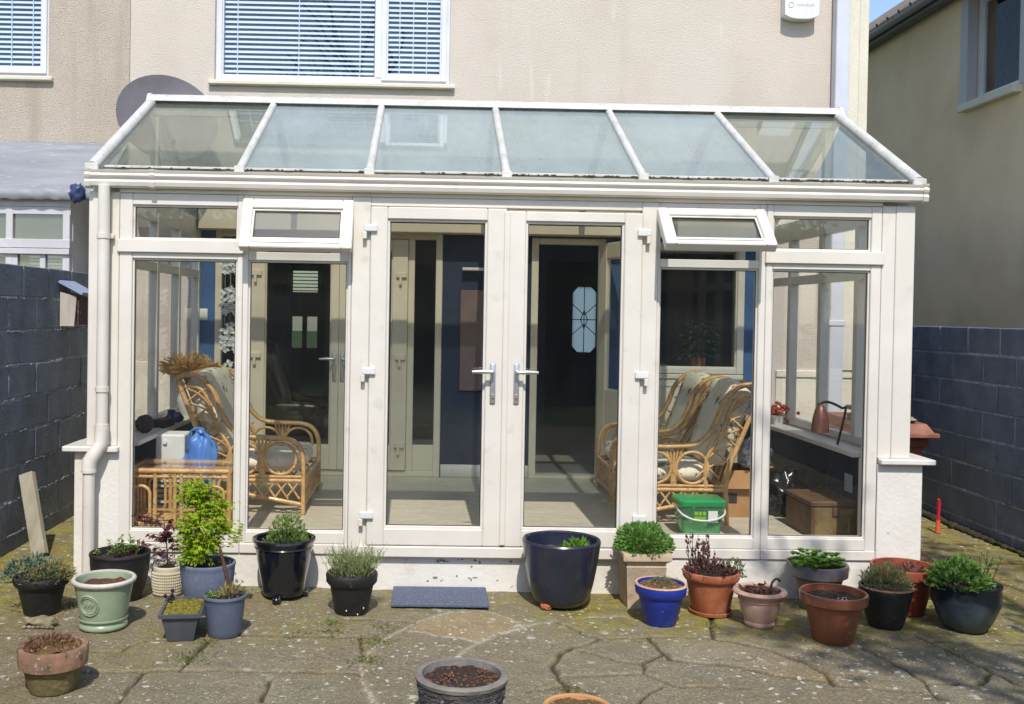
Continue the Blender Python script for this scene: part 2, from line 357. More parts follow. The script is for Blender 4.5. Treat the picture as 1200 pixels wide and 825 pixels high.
# ------------------------------------------------------------------ ground
def seg_dist(X,Y,pl):
    best = np.full(X.shape, 9.0)
    for (ax,ay),(bx,by) in zip(pl[:-1],pl[1:]):
        dx,dy=bx-ax,by-ay; L2=dx*dx+dy*dy+1e-9
        t=np.clip(((X-ax)*dx+(Y-ay)*dy)/L2,0,1)
        best=np.minimum(best,np.hypot(X-ax-t*dx,Y-ay-t*dy))
    return best
JP = dict(dark=[[(0,743),(36,744),(70,745)],[(284,744),(340,745),(396,746),(425,746)],[(400,725),(444,726),(486,729)],
  [(650,727),(664,732),(685,742),(704,748)],[(704,748),(760,746),(825,747),(850,751),(874,755)],
  [(704,748),(688,754),(670,758),(655,765),(648,778),(655,792),(668,810)],[(684,762),(705,768),(720,772),(752,777)],
  [(760,745),(768,755),(778,765),(786,772),(810,775),(835,778),(862,781)],[(752,778),(766,770),(776,765)],[(655,792),(700,791),(752,788),(756,779)],
  [(754,787),(770,795),(790,803),(840,804),(880,805)],[(776,803),(760,812),(745,825)],
  [(940,776),(952,780),(970,792),(976,802),(1020,805),(1080,810),(1095,815)],
  [(1008,758),(1038,772),(1060,784),(1080,796),(1090,806),(1100,818)],[(1072,744),(1088,752),(1112,762),(1140,776),(1164,786),(1200,804)],
  [(1088,752),(1110,751),(1140,752),(1200,754)],[(1085,800),(1120,801),(1150,800),(1164,786)],
  [(106,764),(140,764),(150,758),(170,752)],[(95,786),(148,787),(170,787),(212,784)],[(170,787),(152,804),(140,818),(138,825)],
  [(318,796),(312,808),(304,822)],[(212,786),(270,786),(334,786),(412,788),(424,792)],[(244,750),(226,768),(212,784)],[(870,755),(905,762),(940,776)],
  [(834,716),(834,748)],[(0,692),(20,691),(60,690)],[(0,793),(40,792),(95,786)],[(36,744),(50,768),(60,790)],[(862,781),(905,790),(976,800)],[(420,746),(428,770)],[(620,810),(668,802),(700,812)]],
 light=[[(490,729),(470,738),(453,748),(438,758),(430,770),(422,785),(425,800),(435,818),(440,825)],[(476,739),(500,742),(520,746),(545,749),(560,752)],
  [(516,720),(548,714),(575,717),(598,725),(616,732)],[(538,768),(550,758),(560,752),(585,742),(606,737),(626,731),(650,727)],[(490,729),(516,720)],
  [(680,723),(705,722),(732,722)]])
def build_patio():
    xs = np.concatenate([np.linspace(-7,-2.95,28)[:-1], np.arange(-2.95,4.42,.0125), np.linspace(4.45,7,20)])
    ys = np.concatenate([np.linspace(-3,3.35,40)[:-1], np.arange(3.35,6.9,.0125), np.arange(6.92,11,.04)])
    X,Y = np.meshgrid(xs,ys)
    rng = np.random.default_rng(3)
    n=X.size
    jd = np.full(X.shape,9.); jl = np.full(X.shape,9.)
    wx = .004*np.sin(X*23+Y*11)+.004*np.sin(X*51-Y*37); wy=.004*np.sin(X*19-Y*27)+.004*np.sin(X*47+Y*33)
    g = lambda pl:[(onG(*p).x,onG(*p).y) for p in pl]
    for pl in JP['dark']: jd=np.minimum(jd,seg_dist(X+wx,Y+wy,g(pl)))
    for pl in JP['light']: jl=np.minimum(jl,seg_dist(X+wx,Y+wy,g(pl)))
    for y in (6.35,6.95,7.55,8.15,8.75,9.4,10.):      # joints across the two side passages
        for a,b in ((-2.75,-2.1),(2.95,4.5)): jd=np.minimum(jd,seg_dist(X+wx,Y+wy,[(a,y+.05),(b,y)]))
    for y in (3.2,2.5,1.8,1.,.2): jd=np.minimum(jd,seg_dist(X+wx,Y+wy,[(-7,y),(-2,y+.2),(2,y-.15),(7,y)]))
    for x in (-2.9,-2.2,-1.4,-.6,.3,1.1,1.9,2.7,3.4): jd=np.minimum(jd,seg_dist(X+wx,Y+wy,[(x,3.4),(x+.2,1.6),(x-.2,-3)]))
    # smooth pseudo noise
    def fbm(s,seed):
        o=np.zeros(X.shape); r=np.random.default_rng(seed); a=1.
        for k in range(5):
            for _ in range(3):
                th=r.uniform(0,2*PI); ph=r.uniform(0,6.28); f=s*2**k*r.uniform(.8,1.25)
                o+=a*np.sin((X*math.cos(th)+Y*math.sin(th))*f+ph+1.7*np.sin((Y*math.cos(th)-X*math.sin(th))*f*.6+ph*2))
            a*=.55
        return o/3
    wd=.0105+.004*fbm(5,1)
    J=np.clip(1.5-jd/np.maximum(wd,.004),0,1); JL=np.clip(1.5-jl/np.maximum(wd*.8,.006),0,1)
    h=.004*fbm(2.2,2)+.0016*fbm(14,5)+.0022*np.sin((X*.35+Y*.95)*62+3*fbm(3,8))*np.clip(fbm(1.3,9),0,1)
    h=h-J*.018-JL*.004
    # flood fill between the joints: one tone and one slight level per slab
    st=2; wall=((J>.3)|(JL>.3)|(jd<.012)|(jl<.012))[::st,::st]; lab=-np.ones(wall.shape,int); k=0
    H_,W_=wall.shape
    for i0 in range(0,H_):
        for j0 in range(0,W_):
            if wall[i0,j0] or lab[i0,j0]>=0: continue
            stack=[(i0,j0)]; lab[i0,j0]=k
            while stack:
                i,j=stack.pop()
                for a,b2 in ((i+1,j),(i-1,j),(i,j+1),(i,j-1)):
                    if 0<=a<H_ and 0<=b2<W_ and not wall[a,b2] and lab[a,b2]<0: lab[a,b2]=k; stack.append((a,b2))
            k+=1
    tones=rng.uniform(0,1,k+1); tones[-1]=.5
    T=np.repeat(np.repeat(tones[lab],st,0),st,1)[:X.shape[0],:X.shape[1]]
    for _ in range(2): T[1:-1,1:-1]=(T[1:-1,1:-1]*2+T[:-2,1:-1]+T[2:,1:-1]+T[1:-1,:-2]+T[1:-1,2:])/6
    h=h+(T-.5)*.007*np.clip(1-J,0,1)
    Z=TILT*X+h
    moss=np.clip((Y-4.85)/.6,0,1)*np.clip((X-.35)/.5,0,1)*.9
    moss=np.maximum(moss,np.clip((Y-5.2)/.5,0,1)*.35+.12)
    moss=np.maximum(moss,np.clip((-1.75-X)/.5,0,1)*np.clip((Y-4.9)/.5,0,1)*.95)
    moss=np.maximum(moss,np.clip((X-2.2)/.6,0,1)*np.clip((Y-4.9)/.6,0,1)*.8)
    moss=np.maximum(moss,np.exp(-((X+.62)/.35)**2-((Y-5.2)/.4)**2)*.55)
    moss=np.maximum(moss,np.exp(-((X+1.35)/.3)**2-((Y-4.85)/.35)**2)*.5)
    moss=np.clip(moss+.12*fbm(1.6,12),0,1)
    nx,ny=len(xs),len(ys)
    me=bpy.data.meshes.new('patio')
    idx=np.arange(n).reshape(ny,nx)
    q=np.stack([idx[:-1,:-1],idx[:-1,1:],idx[1:,1:],idx[1:,:-1]],-1).reshape(-1,4)
    me.vertices.add(n); me.vertices.foreach_set('co',np.stack([X,Y,Z],-1).astype(np.float32).ravel())
    me.loops.add(q.size); me.loops.foreach_set('vertex_index',q.astype(np.int32).ravel())
    me.polygons.add(len(q)); me.polygons.foreach_set('loop_start',np.arange(0,q.size,4,dtype=np.int32)); 
    me.update(calc_edges=True)
    me.polygons.foreach_set('use_smooth',np.ones(len(q),dtype=bool))
    for nm,a in (('joint_dark',J),('joint_light',JL),('moss',moss),('slab',T)):
        at=me.attributes.new(nm,'FLOAT','POINT'); at.data.foreach_set('value',a.astype(np.float32).ravel())
    m=bpy.data.materials.new('patio_stone'); m.use_nodes=True; nt=m.node_tree; N=nt.nodes; L=nt.links; b=N['Principled BSDF']; b.inputs['Roughness'].default_value=.88
    b.inputs['Specular IOR Level'].default_value=.3
    tc=N.new('ShaderNodeTexCoord')
    def noise(sc,det=5,ro=.6,st=None):
        k=N.new('ShaderNodeTexNoise'); k.inputs['Scale'].default_value=sc; k.inputs['Detail'].default_value=det; k.inputs['Roughness'].default_value=ro
        if st:
            mp=N.new('ShaderNodeMapping'); mp.inputs['Scale'].default_value=st; mp.inputs['Rotation'].default_value=(0,0,.3); L.new(tc.outputs['Object'],mp.inputs['Vector']); L.new(mp.outputs[0],k.inputs['Vector'])
        else: L.new(tc.outputs['Object'],k.inputs['Vector'])
        return k.outputs['Fac']
    def rng_(v,lo,hi,a=0,bb=1):
        k=N.new('ShaderNodeMapRange'); k.inputs['From Min'].default_value=lo; k.inputs['From Max'].default_value=hi; k.inputs['To Min'].default_value=a; k.inputs['To Max'].default_value=bb
        L.new(v,k.inputs['Value']); return k.outputs['Result']
    def mix(f,c1,c2):
        k=N.new('ShaderNodeMixRGB'); L.new(f,k.inputs['Fac'])
        for s,c in (('Color1',c1),('Color2',c2)):
            if isinstance(c,tuple): k.inputs[s].default_value=c
            else: L.new(c,k.inputs[s])
        return k.outputs['Color']
    def mul(a,bq):
        k=N.new('ShaderNodeMath'); k.operation='MULTIPLY'; L.new(a,k.inputs[0]); L.new(bq,k.inputs[1]); return k.outputs[0]
    def attr(nm):
        k=N.new('ShaderNodeAttribute'); k.attribute_name=nm; return k.outputs['Fac']
    c=mix(rng_(noise(1.9),.35,.65),S(145,134,112),S(170,156,128))
    c=mix(rng_(noise(.75,3),.44,.64,0,.8),c,S(146,118,84))
    c=mix(rng_(attr('slab'),.45,1.,0,.6),c,S(166,140,106)); c=mix(rng_(attr('slab'),.5,0.,0,.8),c,S(114,108,90))
    c=mix(rng_(noise(9,6,.7),.5,.72,0,.55),c,S(94,87,72))
    c=mix(rng_(noise(70,3),.53,.68,0,.7),c,S(168,162,146))
    c=mix(rng_(noise(95,2),.57,.68,0,.75),c,S(66,62,54))
    c=mix(mul(attr('moss'),rng_(noise(5,6,.65),.36,.6,.25,1)),c,mix(rng_(noise(12,4),.4,.6),S(146,140,56),S(126,108,56)))
    # lichen: pale crusty rounds
    vo=N.new('ShaderNodeTexVoronoi'); vo.inputs['Scale'].default_value=17; vo.inputs['Randomness'].default_value=1
    wv=N.new('ShaderNodeMixRGB'); wv.blend_type='ADD'; wv.inputs['Fac'].default_value=.06; L.new(tc.outputs['Object'],wv.inputs['Color1'])
    nn=N.new('ShaderNodeTexNoise'); nn.inputs['Scale'].default_value=22; L.new(tc.outputs['Object'],nn.inputs['Vector']); L.new(nn.outputs['Color'],wv.inputs['Color2'])
    L.new(wv.outputs['Color'],vo.inputs['Vector'])
    spot=rng_(vo.outputs['Distance'],.22,.14)
    spots=mul(spot,rng_(noise(1.6,3),.40,.53))
    vo2=N.new('ShaderNodeTexVoronoi'); vo2.inputs['Scale'].default_value=42; L.new(wv.outputs['Color'],vo2.inputs['Vector'])
    spots2=mul(rng_(vo2.outputs['Distance'],.22,.14),rng_(noise(2.6,3),.37,.52))
    c=mix(mul(spots,rng_(noise(60,2),.35,.55,.4,1)),c,S(214,210,198))
    vo3=N.new('ShaderNodeTexVoronoi'); vo3.inputs['Scale'].default_value=9; L.new(wv.outputs['Color'],vo3.inputs['Vector'])
    c=mix(mul(mul(rng_(vo3.outputs['Distance'],.3,.16),rng_(noise(1.1,3),.52,.6)),rng_(noise(26,4),.42,.6)),c,S(204,200,186))
    c=mix(mul(spots2,rng_(noise(60,2),.35,.55,.2,.9)),c,S(196,192,178))
    c=mix(attr('joint_light'),c,mix(rng_(noise(40,4),.4,.6),S(184,178,162),S(140,132,114)))
    c=mix(attr('joint_dark'),c,mix(rng_(noise(7,4),.45,.6),S(66,56,42),mix(rng_(noise(16,3),.4,.6),S(92,90,42),S(60,52,40))))
    L.new(c,b.inputs['Base Color'])
    bp=N.new('ShaderNodeBump'); bp.inputs['Strength'].default_value=1.0; bp.inputs['Distance'].default_value=.014; L.new(noise(42,6,.72),bp.inputs['Height'])
    bp2=N.new('ShaderNodeBump'); bp2.inputs['Strength'].default_value=.8; bp2.inputs['Distance'].default_value=.02; L.new(noise(9,5,.6),bp2.inputs['Height']); L.new(bp2.outputs[0],bp.inputs['Normal'])
    L.new(bp.outputs[0],b.inputs['Normal'])
    me.materials.append(m)
    o=bpy.data.objects.new('patio',me); C.objects.link(o); tag(o,kind='structure')
    tag(o,'crazy paved stone patio with lichen spots and moss','patio')
build_patio()
GRASS=M('lawn_grass', S(86,104,48), S(62,82,36), scale=9, rough=.95, bump=.8, bscale=60)
g=MB(); g.box(-90,90,-90,90,-.4,-.15)
go=g.build('ground',GRASS); tag(go,'green garden lawn lying around the patio','lawn',kind='structure')
# ------------------------------------------------------------------ house
house=thing('rendered_house','cream rendered two storey house standing behind the glazed sunroom','house',(0,W,0))
UPW=(-1.875,.125,3.60,4.95)
DS=(-1.842,.09,.25,2.33)       # patio door set
D2=(.858,1.482,.25,2.31)       # kitchen door
BW=(1.80,2.682,1.17,2.22)      # inner window
holes=[UPW,DS,D2,BW]
# lower house wall left / right of the sunroom and above
wall_holes(-2.588,3.70,-.12,5.6,holes,W,W+.3).build('wall',RENDER,house)
# paint inside the sunroom
pm=wall_holes(-2.0,2.87,.256,2.60,[(DS[0]-.003,DS[1]+.003,.256,DS[3]+.003),(D2[0]-.003,D2[1]+.003,.256,D2[3]+.003),(1.70,2.69,.256,2.30)],W-.012,W-.001)
pm.build('painted_wall',BLUEW,house)
m=MB(); m.box(.094,.852,W-.0128,W-.0121,.257,2.598); m.build('shaded_wall_panel',BLUEWS,house)  # dark sheet over the blue wall, standing for shade between the doors
# cream panel under the inner window
m=MB(); m.box(1.703,2.687,W-.022,W-.003,.257,1.12,.004); m.box(1.703,2.687,W-.034,W-.003,1.123,1.165,.006); m.box(1.75,2.64,W-.028,W-.0221,1.06,1.075,.002)
m.build('wall_panel',CREAMW,house)
m=MB(); m.box(1.703,1.797,W-.02,W-.003,1.168,2.297,.003)
m.build('window_surround',UPVC,house)
m=MB(); frame_mb(m,BW[0]+.002,BW[1]+.004,BW[2],BW[3]+.075,W-.03,.07,.055,.06,.05,.06)
wf=m.build('inner_window',UPVC,house); pane_mb(BW[0]+.05,BW[1]-.05,BW[2]+.04,BW[3]+.02,W+.005).build('pane',GLASSD,wf)
# header beam under the back roof slope
m=MB(); m.box(-1.95,2.82,W-.2,W-.035,2.325,2.54,.006); m.build('header_beam',BEIGE,house)
# upper window
def upper_window(x0,x1,z0,z1,mull,parent,blx):
    m=MB(); frame_mb(m,x0,x1,z0,z1,W+.05,.07,.05,.05,.06,.05)
    m.box(mull-.03,mull+.03,W+.047,W+.118,z0+.06,z1-.05,.004)
    fr=m.build('window',UPVCB,parent)
    s=MB(); frame_mb(s,mull+.028,x1-.03,z0+.035,z1-.03,W+.03,.07,.045,.045,.05,.045); sa=s.build('sash',UPVCB,fr)
    mm=MB(); mm.box(x0+.045,mull-.028,W+.085,W+.091,z0+.05,z1-.045); mm.box(mull+.07,x1-.07,W+.08,W+.086,z0+.08,z1-.07); mm.build('pane',GLASSU,fr)
    si=MB(); si.box(x0-.045,x1+.045,W-.05,W+.05,z0-.04,z0-.002,.008); si.build('window_sill',CREAMW,fr)
    b=MB()
    for q in blx:
        a,bb=q; z=z0+.07; k=0
        while z<z1-.06:
            dz=.006*math.sin(k*1.3+a)
            b.hexa([(a,W+.125,z-.012+dz*.2),(bb,W+.125,z-.012),(bb,W+.145,z+.014),(a,W+.145,z+.014),(a,W+.125,z-.010+dz*.2),(bb,W+.125,z-.010),(bb,W+.145,z+.016),(a,W+.145,z+.016)])
            z+=.0425; k+=1
        n=max(2,int((bb-a)/.45))
        for i in range(n+1):
            xx=a+.12+(bb-a-.24)*i/n; b.box(xx-.004,xx+.004,W+.12,W+.123,z0+.05,z1-.05)
    b.build('blind',BLIND,parent)
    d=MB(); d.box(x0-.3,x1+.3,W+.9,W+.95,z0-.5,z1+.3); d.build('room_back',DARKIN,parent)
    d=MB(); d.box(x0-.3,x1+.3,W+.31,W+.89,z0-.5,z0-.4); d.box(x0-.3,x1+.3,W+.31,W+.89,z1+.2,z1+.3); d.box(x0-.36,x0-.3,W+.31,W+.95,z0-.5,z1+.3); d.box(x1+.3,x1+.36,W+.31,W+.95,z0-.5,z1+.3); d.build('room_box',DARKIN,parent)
upper_window(UPW[0],UPW[1],UPW[2],UPW[3],-.49,house,[(UPW[0]+.05,-.53),(-.43,UPW[1]-.08)])
# plinth band right of the sunroom
m=MB(); m.box(2.975,3.70,W-.03,W-.002,1.15,1.215,.008); m.box(2.975,3.71,W-.016,W-.002,-.12,1.148,.004); m.build('plinth_band',CREAMW,house)
m=MB(); m.box(-2.588,-2.1,W-.016,W-.002,-.12,1.2,.004); m.build('side_plinth',CREAMW,house)
# right edge pilaster, downpipe
m=MB(); m.box(3.53,3.70,W-.045,W-.002,1.22,5.55,.004); m.box(3.62,3.64,W-.05,W-.0451,1.22,5.55,.002); m.build('corner_pilaster',CREAMW,house)
PIPEM=M('pipe_bluewhite', S(206,208,216), S(196,198,208), scale=4, rough=.45)
m=MB(); m.box(3.395,3.515,W-.11,W-.01,-.02,5.6,.012,2)
for z in (1.6,3.3,5.0): m.box(3.385,3.525,W-.118,W-.004,z,z+.05,.005)
m.build('downpipe',PIPEM,house)
# roof
m=MB(); m.hexa([(-2.58,W-.35,5.45),(3.85,W-.35,5.45),(3.85,W+4.2,8.1),(-2.58,W+4.2,8.1),(-2.58,W-.35,5.62),(3.85,W-.35,5.62),(3.85,W+4.2,8.3),(-2.58,W+4.2,8.3)]); m.build('roof',TILES,house)
# ---- patio door set of four lights
def back_doors():
    y=W-.02
    x0,x1,z0,z1=DS
    m=MB(); frame_mb(m,x0,x1,z0,z1,y,.08,.055,.055,.05,.05,bead=0)
    m.box(-1.60,-1.545,y+.002,y+.08,z0+.05,z1-.05,.004); m.box(-.20,-.145,y+.002,y+.08,z0+.05,z1-.05,.004)
    ps=m.build('patio_door_set',UPVCS,house)
    for a,b in ((x0+.05,-1.595),(-.15,x1-.05)):
        pane_mb(a,b,z0+.26,z1-.05,y+.04).build('pane',GLASSD,ps)
    m=MB(); m.box(x0+.055,-1.60,y+.01,y+.07,z0+.05,z0+.27,.004); m.box(-.145,x1-.055,y+.01,y+.07,z0+.05,z0+.27,.004); m.build('lower_panel',UPVCS,ps)
    for (a,b,hs) in ((-1.543,-.785,1),(-.783,-.202,-1)):
        m=MB(); frame_mb(m,a,b,z0+.055,z1-.055,y-.018,.07,.13 if hs>0 else .065,.065 if hs>0 else .13,.2,.09)
        lf=m.build('patio_door_leaf',UPVCS,house)
        pane_mb(a+.06,b-.06,z0+.25,z1-.14,y+.01).build('pane',GLASSD,lf)
        hx=b-.032 if hs>0 else a+.032
        handle(lf,hx,y-.018,1.25,-hs)
        for z in (.5,1.25,1.95):
            h=MB(); xx=a+.055 if hs>0 else b-.055
            h.box(xx-.045,xx+.045,y-.04,y-.016,z,z+.045,.004); h.box(xx-.02*1,xx+.005,y-.045,y-.017,z-.06,z,.004); h.build('hinge',UPVCS,lf)
def handle(parent,x,y,z,dirx,mat=None):
    h=MB(); h.box(x-.016,x+.016,y-.012,y-.0005,z-.19,z+.05,.007,2)
    h.tube([(x,y-.01,z),(x,y-.05,z),(x+dirx*.02,y-.058,z)],.011,10)
    h.tube([(x+dirx*.005,y-.056,z),(x+dirx*.06,y-.058,z+.002),(x+dirx*.125,y-.052,z)],[.011,.013,.009],10)
    h.lathe([(.0,0),(.011,0),(.011,.02),(0,.02)],12,c=(x,y-.012,z-.155),cap0=False)
    h.build('handle',mat or CHROME,parent,smooth=40)
back_doors()
# ---- kitchen door frame and open leaf
m=MB(); frame_mb(m,D2[0]-.005,D2[1]+.005,D2[2],D2[3],W-.025,.1,.06,.05,.025,.05,bead=0)
kf=m.build('door_frame',UPVCS,house)
lf=MB(); L0=.62; 
frame_mb(lf,0,L0,.03,2.02,-.022,.044,.10,.10,.75,.13); lf.box(.1,L0-.1,-.012,.012,.16,.74,.01)
kl=lf.build('kitchen_door_leaf',UPVCS,house,world=False)
kl.location=(1.46,-.03,.25); kl.rotation_euler=(0,0,math.radians(-70))
pl=MB(); pl.box(.1,L0-.1,-.003,.003,.77,1.9); pl.build('pane',GLASSD,kl,world=False)
handle_mb=MB(); handle_mb.box(L0-.07,L0-.04,-.036,-.022,.92,1.14,.006); handle_mb.tube([(L0-.055,-.03,1.08),(L0-.055,-.07,1.08),(L0-.17,-.07,1.08)],.01,8); handle_mb.build('handle',CHROME,kl,world=False)
# ---- rooms behind the wall
RY=W+4.5
m=MB()
m.box(-3.0,3.69,W+.301,RY,2.62,2.7); m.build('room_ceiling',CEIL,house)
m=MB(); m.box(-3.0,3.69,W+.301,RY,.15,.245); m.build('room_floor',M('dark_floor',S(150,142,132),S(130,122,112),scale=4,rough=.3),house)
m=MB(); m.box(-2.95,-2.85,W+.302,RY-.001,.246,2.619); m.box(3.6,3.69,W+.302,RY-.001,.246,2.619)
m.box(.45,.53,W+.302,RY-.001,.246,2.619); m.build('room_side_wall',DARKROOM,house)
wall_holes(-3.0,3.69,.15,2.7,[(-1.88,-1.43,1.1,2.25),(.16,.43,.4,2.5),(.60,1.24,.4,2.5),(1.5,2.5,.25,2.35)],RY,RY+.2).build('front_wall',DARKROOM,house)  # two tall unseen openings added to let daylight into the rooms
m=MB(); frame_mb(m,-1.88,-1.43,1.1,2.25,RY+.05,.06,.05,.05,.06,.06); m.box(-1.685,-1.625,RY+.05,RY+.11,1.1,1.7); m.box(-1.88,-1.43,RY+.052,RY+.108,1.58,1.9); fwn=m.build('front_window',UPVC,house)
b=MB(); z=1.91
while z<2.2:
    b.box(-1.86,-1.45,RY-.03,RY+.005,z,z+.012); z+=.045
b.build('roller_blind',CREAMW,fwn)
pane_mb(-1.84,-1.47,1.15,2.2,RY+.08).build('pane',glass('far_window_glass',tint=(.62,.64,.64),boost=.6),fwn)
fd=M('front_door_paint', S(66,80,112),rough=.4)
m=wall_holes(1.5,2.5,.25,2.35,[(1.86,2.17,1.17,2.03)],RY+.06,RY+.11); fdo=m.build('front_door',fd,house)
fro=bpy.data.materials.new('frosted_panel'); fro.use_nodes=True
_n=fro.node_tree; _t=_n.nodes.new('ShaderNodeBsdfTranslucent'); _t.inputs['Color'].default_value=(.95,.98,.97,1); _n.links.new(_t.outputs[0],_n.nodes['Material Output'].inputs['Surface'])
m=MB(); m.box(1.86,2.17,RY+.08,RY+.086,1.17,2.03); m.build('leaded_glass',fro,fdo)
m=MB(); cx,cz=2.015,1.6
for a,b_ in (((cx,1.17),(cx,2.03)),((1.86,cz),(2.17,cz)),((1.86,1.8),(cx,1.66)),((cx,1.66),(2.17,1.8)),((1.86,1.4),(cx,1.54)),((cx,1.54),(2.17,1.4)),((1.97,cz),(cx,1.72)),((cx,1.72),(2.06,cz)),((2.06,cz),(cx,1.48)),((cx,1.48),(1.97,cz))):
    m.tube([(a[0],RY+.075,a[1]),(b_[0],RY+.075,b_[1])],.006,6)
m.prism([(1.86,RY+.055,2.03),(1.93,RY+.055,2.03),(1.86,RY+.055,1.95)],(0,.01,0)); m.prism([(2.17,RY+.055,2.03),(2.10,RY+.055,2.03),(2.17,RY+.055,1.95)],(0,.01,0))
m.prism([(1.86,RY+.055,1.17),(1.93,RY+.055,1.17),(1.86,RY+.055,1.25)],(0,.01,0)); m.prism([(2.17,RY+.055,1.17),(2.10,RY+.055,1.17),(2.17,RY+.055,1.25)],(0,.01,0))
m.build('lead_lines',GASKET,fdo)
# ---- alarm box
al=onY(920,10,W-.1); ar=onY(960,10,W-.1); abz=onY(940,22,W-.1).z
ax0,ax1=al.x,ar.x; acx=(ax0+ax1)/2
alarm=thing('alarm_box','white plastic burglar alarm bell box high on the cream house wall','alarm box',(acx,W,abz))
pts=[]
for i in range(13):
    t=i/12; pts.append((ax0+(ax1-ax0)*t,W-.105,abz+.035*abs(2*t-1)**3))
pts+=[(ax1,W-.105,abz+.36),(ax0,W-.105,abz+.36)]
m=MB(); m.prism(pts,(0,.1,0)); m.build('cover',WHITEP,alarm)
m=MB(); ez=abz+.115
m.tube([(ax0+.05+.022*math.cos(2*PI*k/16),W-.106,ez+.022*math.sin(2*PI*k/16)) for k in range(16)],.003,5,closed=True)
FAINT=M('faint_grey_print',S(186,186,184),rough=.6); m.build('emblem_ring',FAINT,alarm); m=MB()
for k in range(9):
    x=ax0+.1+k*.017; m.box(x,x+.011,W-.107,W-.1045,ez-.008,ez+.006+.004*(k%3))
m.build('lettering',FAINT,alarm)
# ------------------------------------------------------------------ neighbour house on the left
nb=thing('pebbledashed_house','tan pebbledashed house joined to the left of the cream house','house',(-5,W,0))
NW=(-4.6,-3.276,3.60,4.95)
wall_holes(-9,-2.592,-.15,5.6,[NW],W,W+.3).build('wall',PEBBLE,nb)
upper_window(NW[0],NW[1],NW[2],NW[3],-4.0,nb,[(NW[0]+.05,-4.04),(-3.94,NW[1]-.06)])
m=MB(); m.hexa([(-9,W-.35,5.45),(-2.6,W-.35,5.45),(-2.6,W+4.2,8.1),(-9,W+4.2,8.1),(-9,W-.35,5.62),(-2.6,W-.35,5.62),(-2.6,W+4.2,8.3),(-9,W+4.2,8.3)]); m.build('roof',TILES,nb)
# lean-to of the neighbour
lt=thing('neighbour_leanto','glazed lean-to with blue grey lead roof beyond the left block wall','lean-to',(-4.5,8,0))
LX=-2.88; LY=8.0
m=MB(); nx=260; pr=[(W-.003,3.05),(W-.25,2.86),(LY+.12,2.69),(LY-.02,2.615),(LY-.065,2.575),(LY-.075,2.53),(LY-.06,2.50)]; rows=[]
for i in range(nx+1):
    x=-8+5.40*i/nx; col=[]
    for j,(y,z) in enumerate(pr):
        q=(0,.006,.010,.016,.016,.018,.014)[j]
        col.append(m.bm.verts.new((x,y+q*mnoise.noise(Vector((x*9,j*.5,1))),z+q*mnoise.noise(Vector((x*14,j*.7,5)))-.004*(j>2)*math.sin(x*40))))
    rows.append(col)
for i in range(nx):
    for j in range(len(pr)-1): m.bm.faces.new([rows[i][j],rows[i+1][j],rows[i+1][j+1],rows[i][j+1]])
m.hexa([(-8,LY-.05,2.50),(-2.6,LY-.05,2.50),(-2.6,W-.003,2.93),(-8,W-.003,2.93),(-8,LY-.05,2.56),(-2.6,LY-.05,2.56),(-2.6,W-.003,3.0),(-8,W-.003,3.0)])
m.build('roof',LEADM,lt,smooth=60)
m=MB(); m.box(-8,LX,LY,LY+.06,2.45,2.56); m.build('fascia',LAVG,lt)
m=MB()
for x in (-7.0,-6.2,-5.4,-4.6,-4.0,-3.39,LX-.06): m.box(x,x+.055,LY,LY+.06,.2,2.448,.003)
m.box(-8,LX,LY+.003,LY+.057,2.39,2.447); m.box(-8,LX,LY-.01,LY+.057,2.12,2.19,.003); m.box(-8,LX,LY-.024,LY+.05,2.07,2.115,.003); m.box(-8,LX,LY+.003,LY+.057,.2,.9)
for x in (-3.12,-3.34,-3.72,-4.2,-5.0): m.box(x,x+.045,LY+.002,LY+.058,.9,2.07,.003)
m.build('frame',LAVG,lt)
m=MB(); m.box(-7.98,LX-.01,LY+.026,LY+.032,.9,2.4); m.build('pane',glass('leanto_glass',tint=(.8,.84,.82),boost=2.2,dust=.22,dustcol=S(190,190,176),dlo=.2,dhi=.8),lt)
m=MB(); m.box(LX-.05,LX,LY+.061,W-.005,.2,2.58,.003); m.build('side_wall',LAVG,lt)
m=MB()
for k in range(9): m.box(-3.3,-2.95,LY+.25,LY+.27,2.13+k*.028-.3,2.145+k*.028-.3)
m.build('blind',BLIND,lt)
# tarp scrap on the corner
p=onY(90,226,7.9)
m=MB(); m.blob((p.x,7.92,p.z),(.065,.05,.075),3,.5,2.6,4); 
tarp=m.build('tarpaulin_scrap',M('blue_tarp',S(60,72,112),S(42,52,88),scale=20,rough=.4),smooth=180,loc=(p.x,7.92,p.z)); tag(tarp,'crumpled dark blue tarpaulin scrap at the corner of the lead roof','tarpaulin')
m=MB(); pv=onY(98,275,W-.03)
for k in range(7): m.box(pv.x-.12,pv.x+.12,W-.035,W-.004,pv.z-.12+k*.036,pv.z-.098+k*.036,.003)
m.box(pv.x-.13,pv.x+.13,W-.012,W-.003,pv.z-.14,pv.z+.14)
v=m.build('louvre_vent',WHITEP,loc=(pv.x,W,pv.z)); tag(v,'white slatted louvre vent on the house wall beside the sunroom corner','vent')
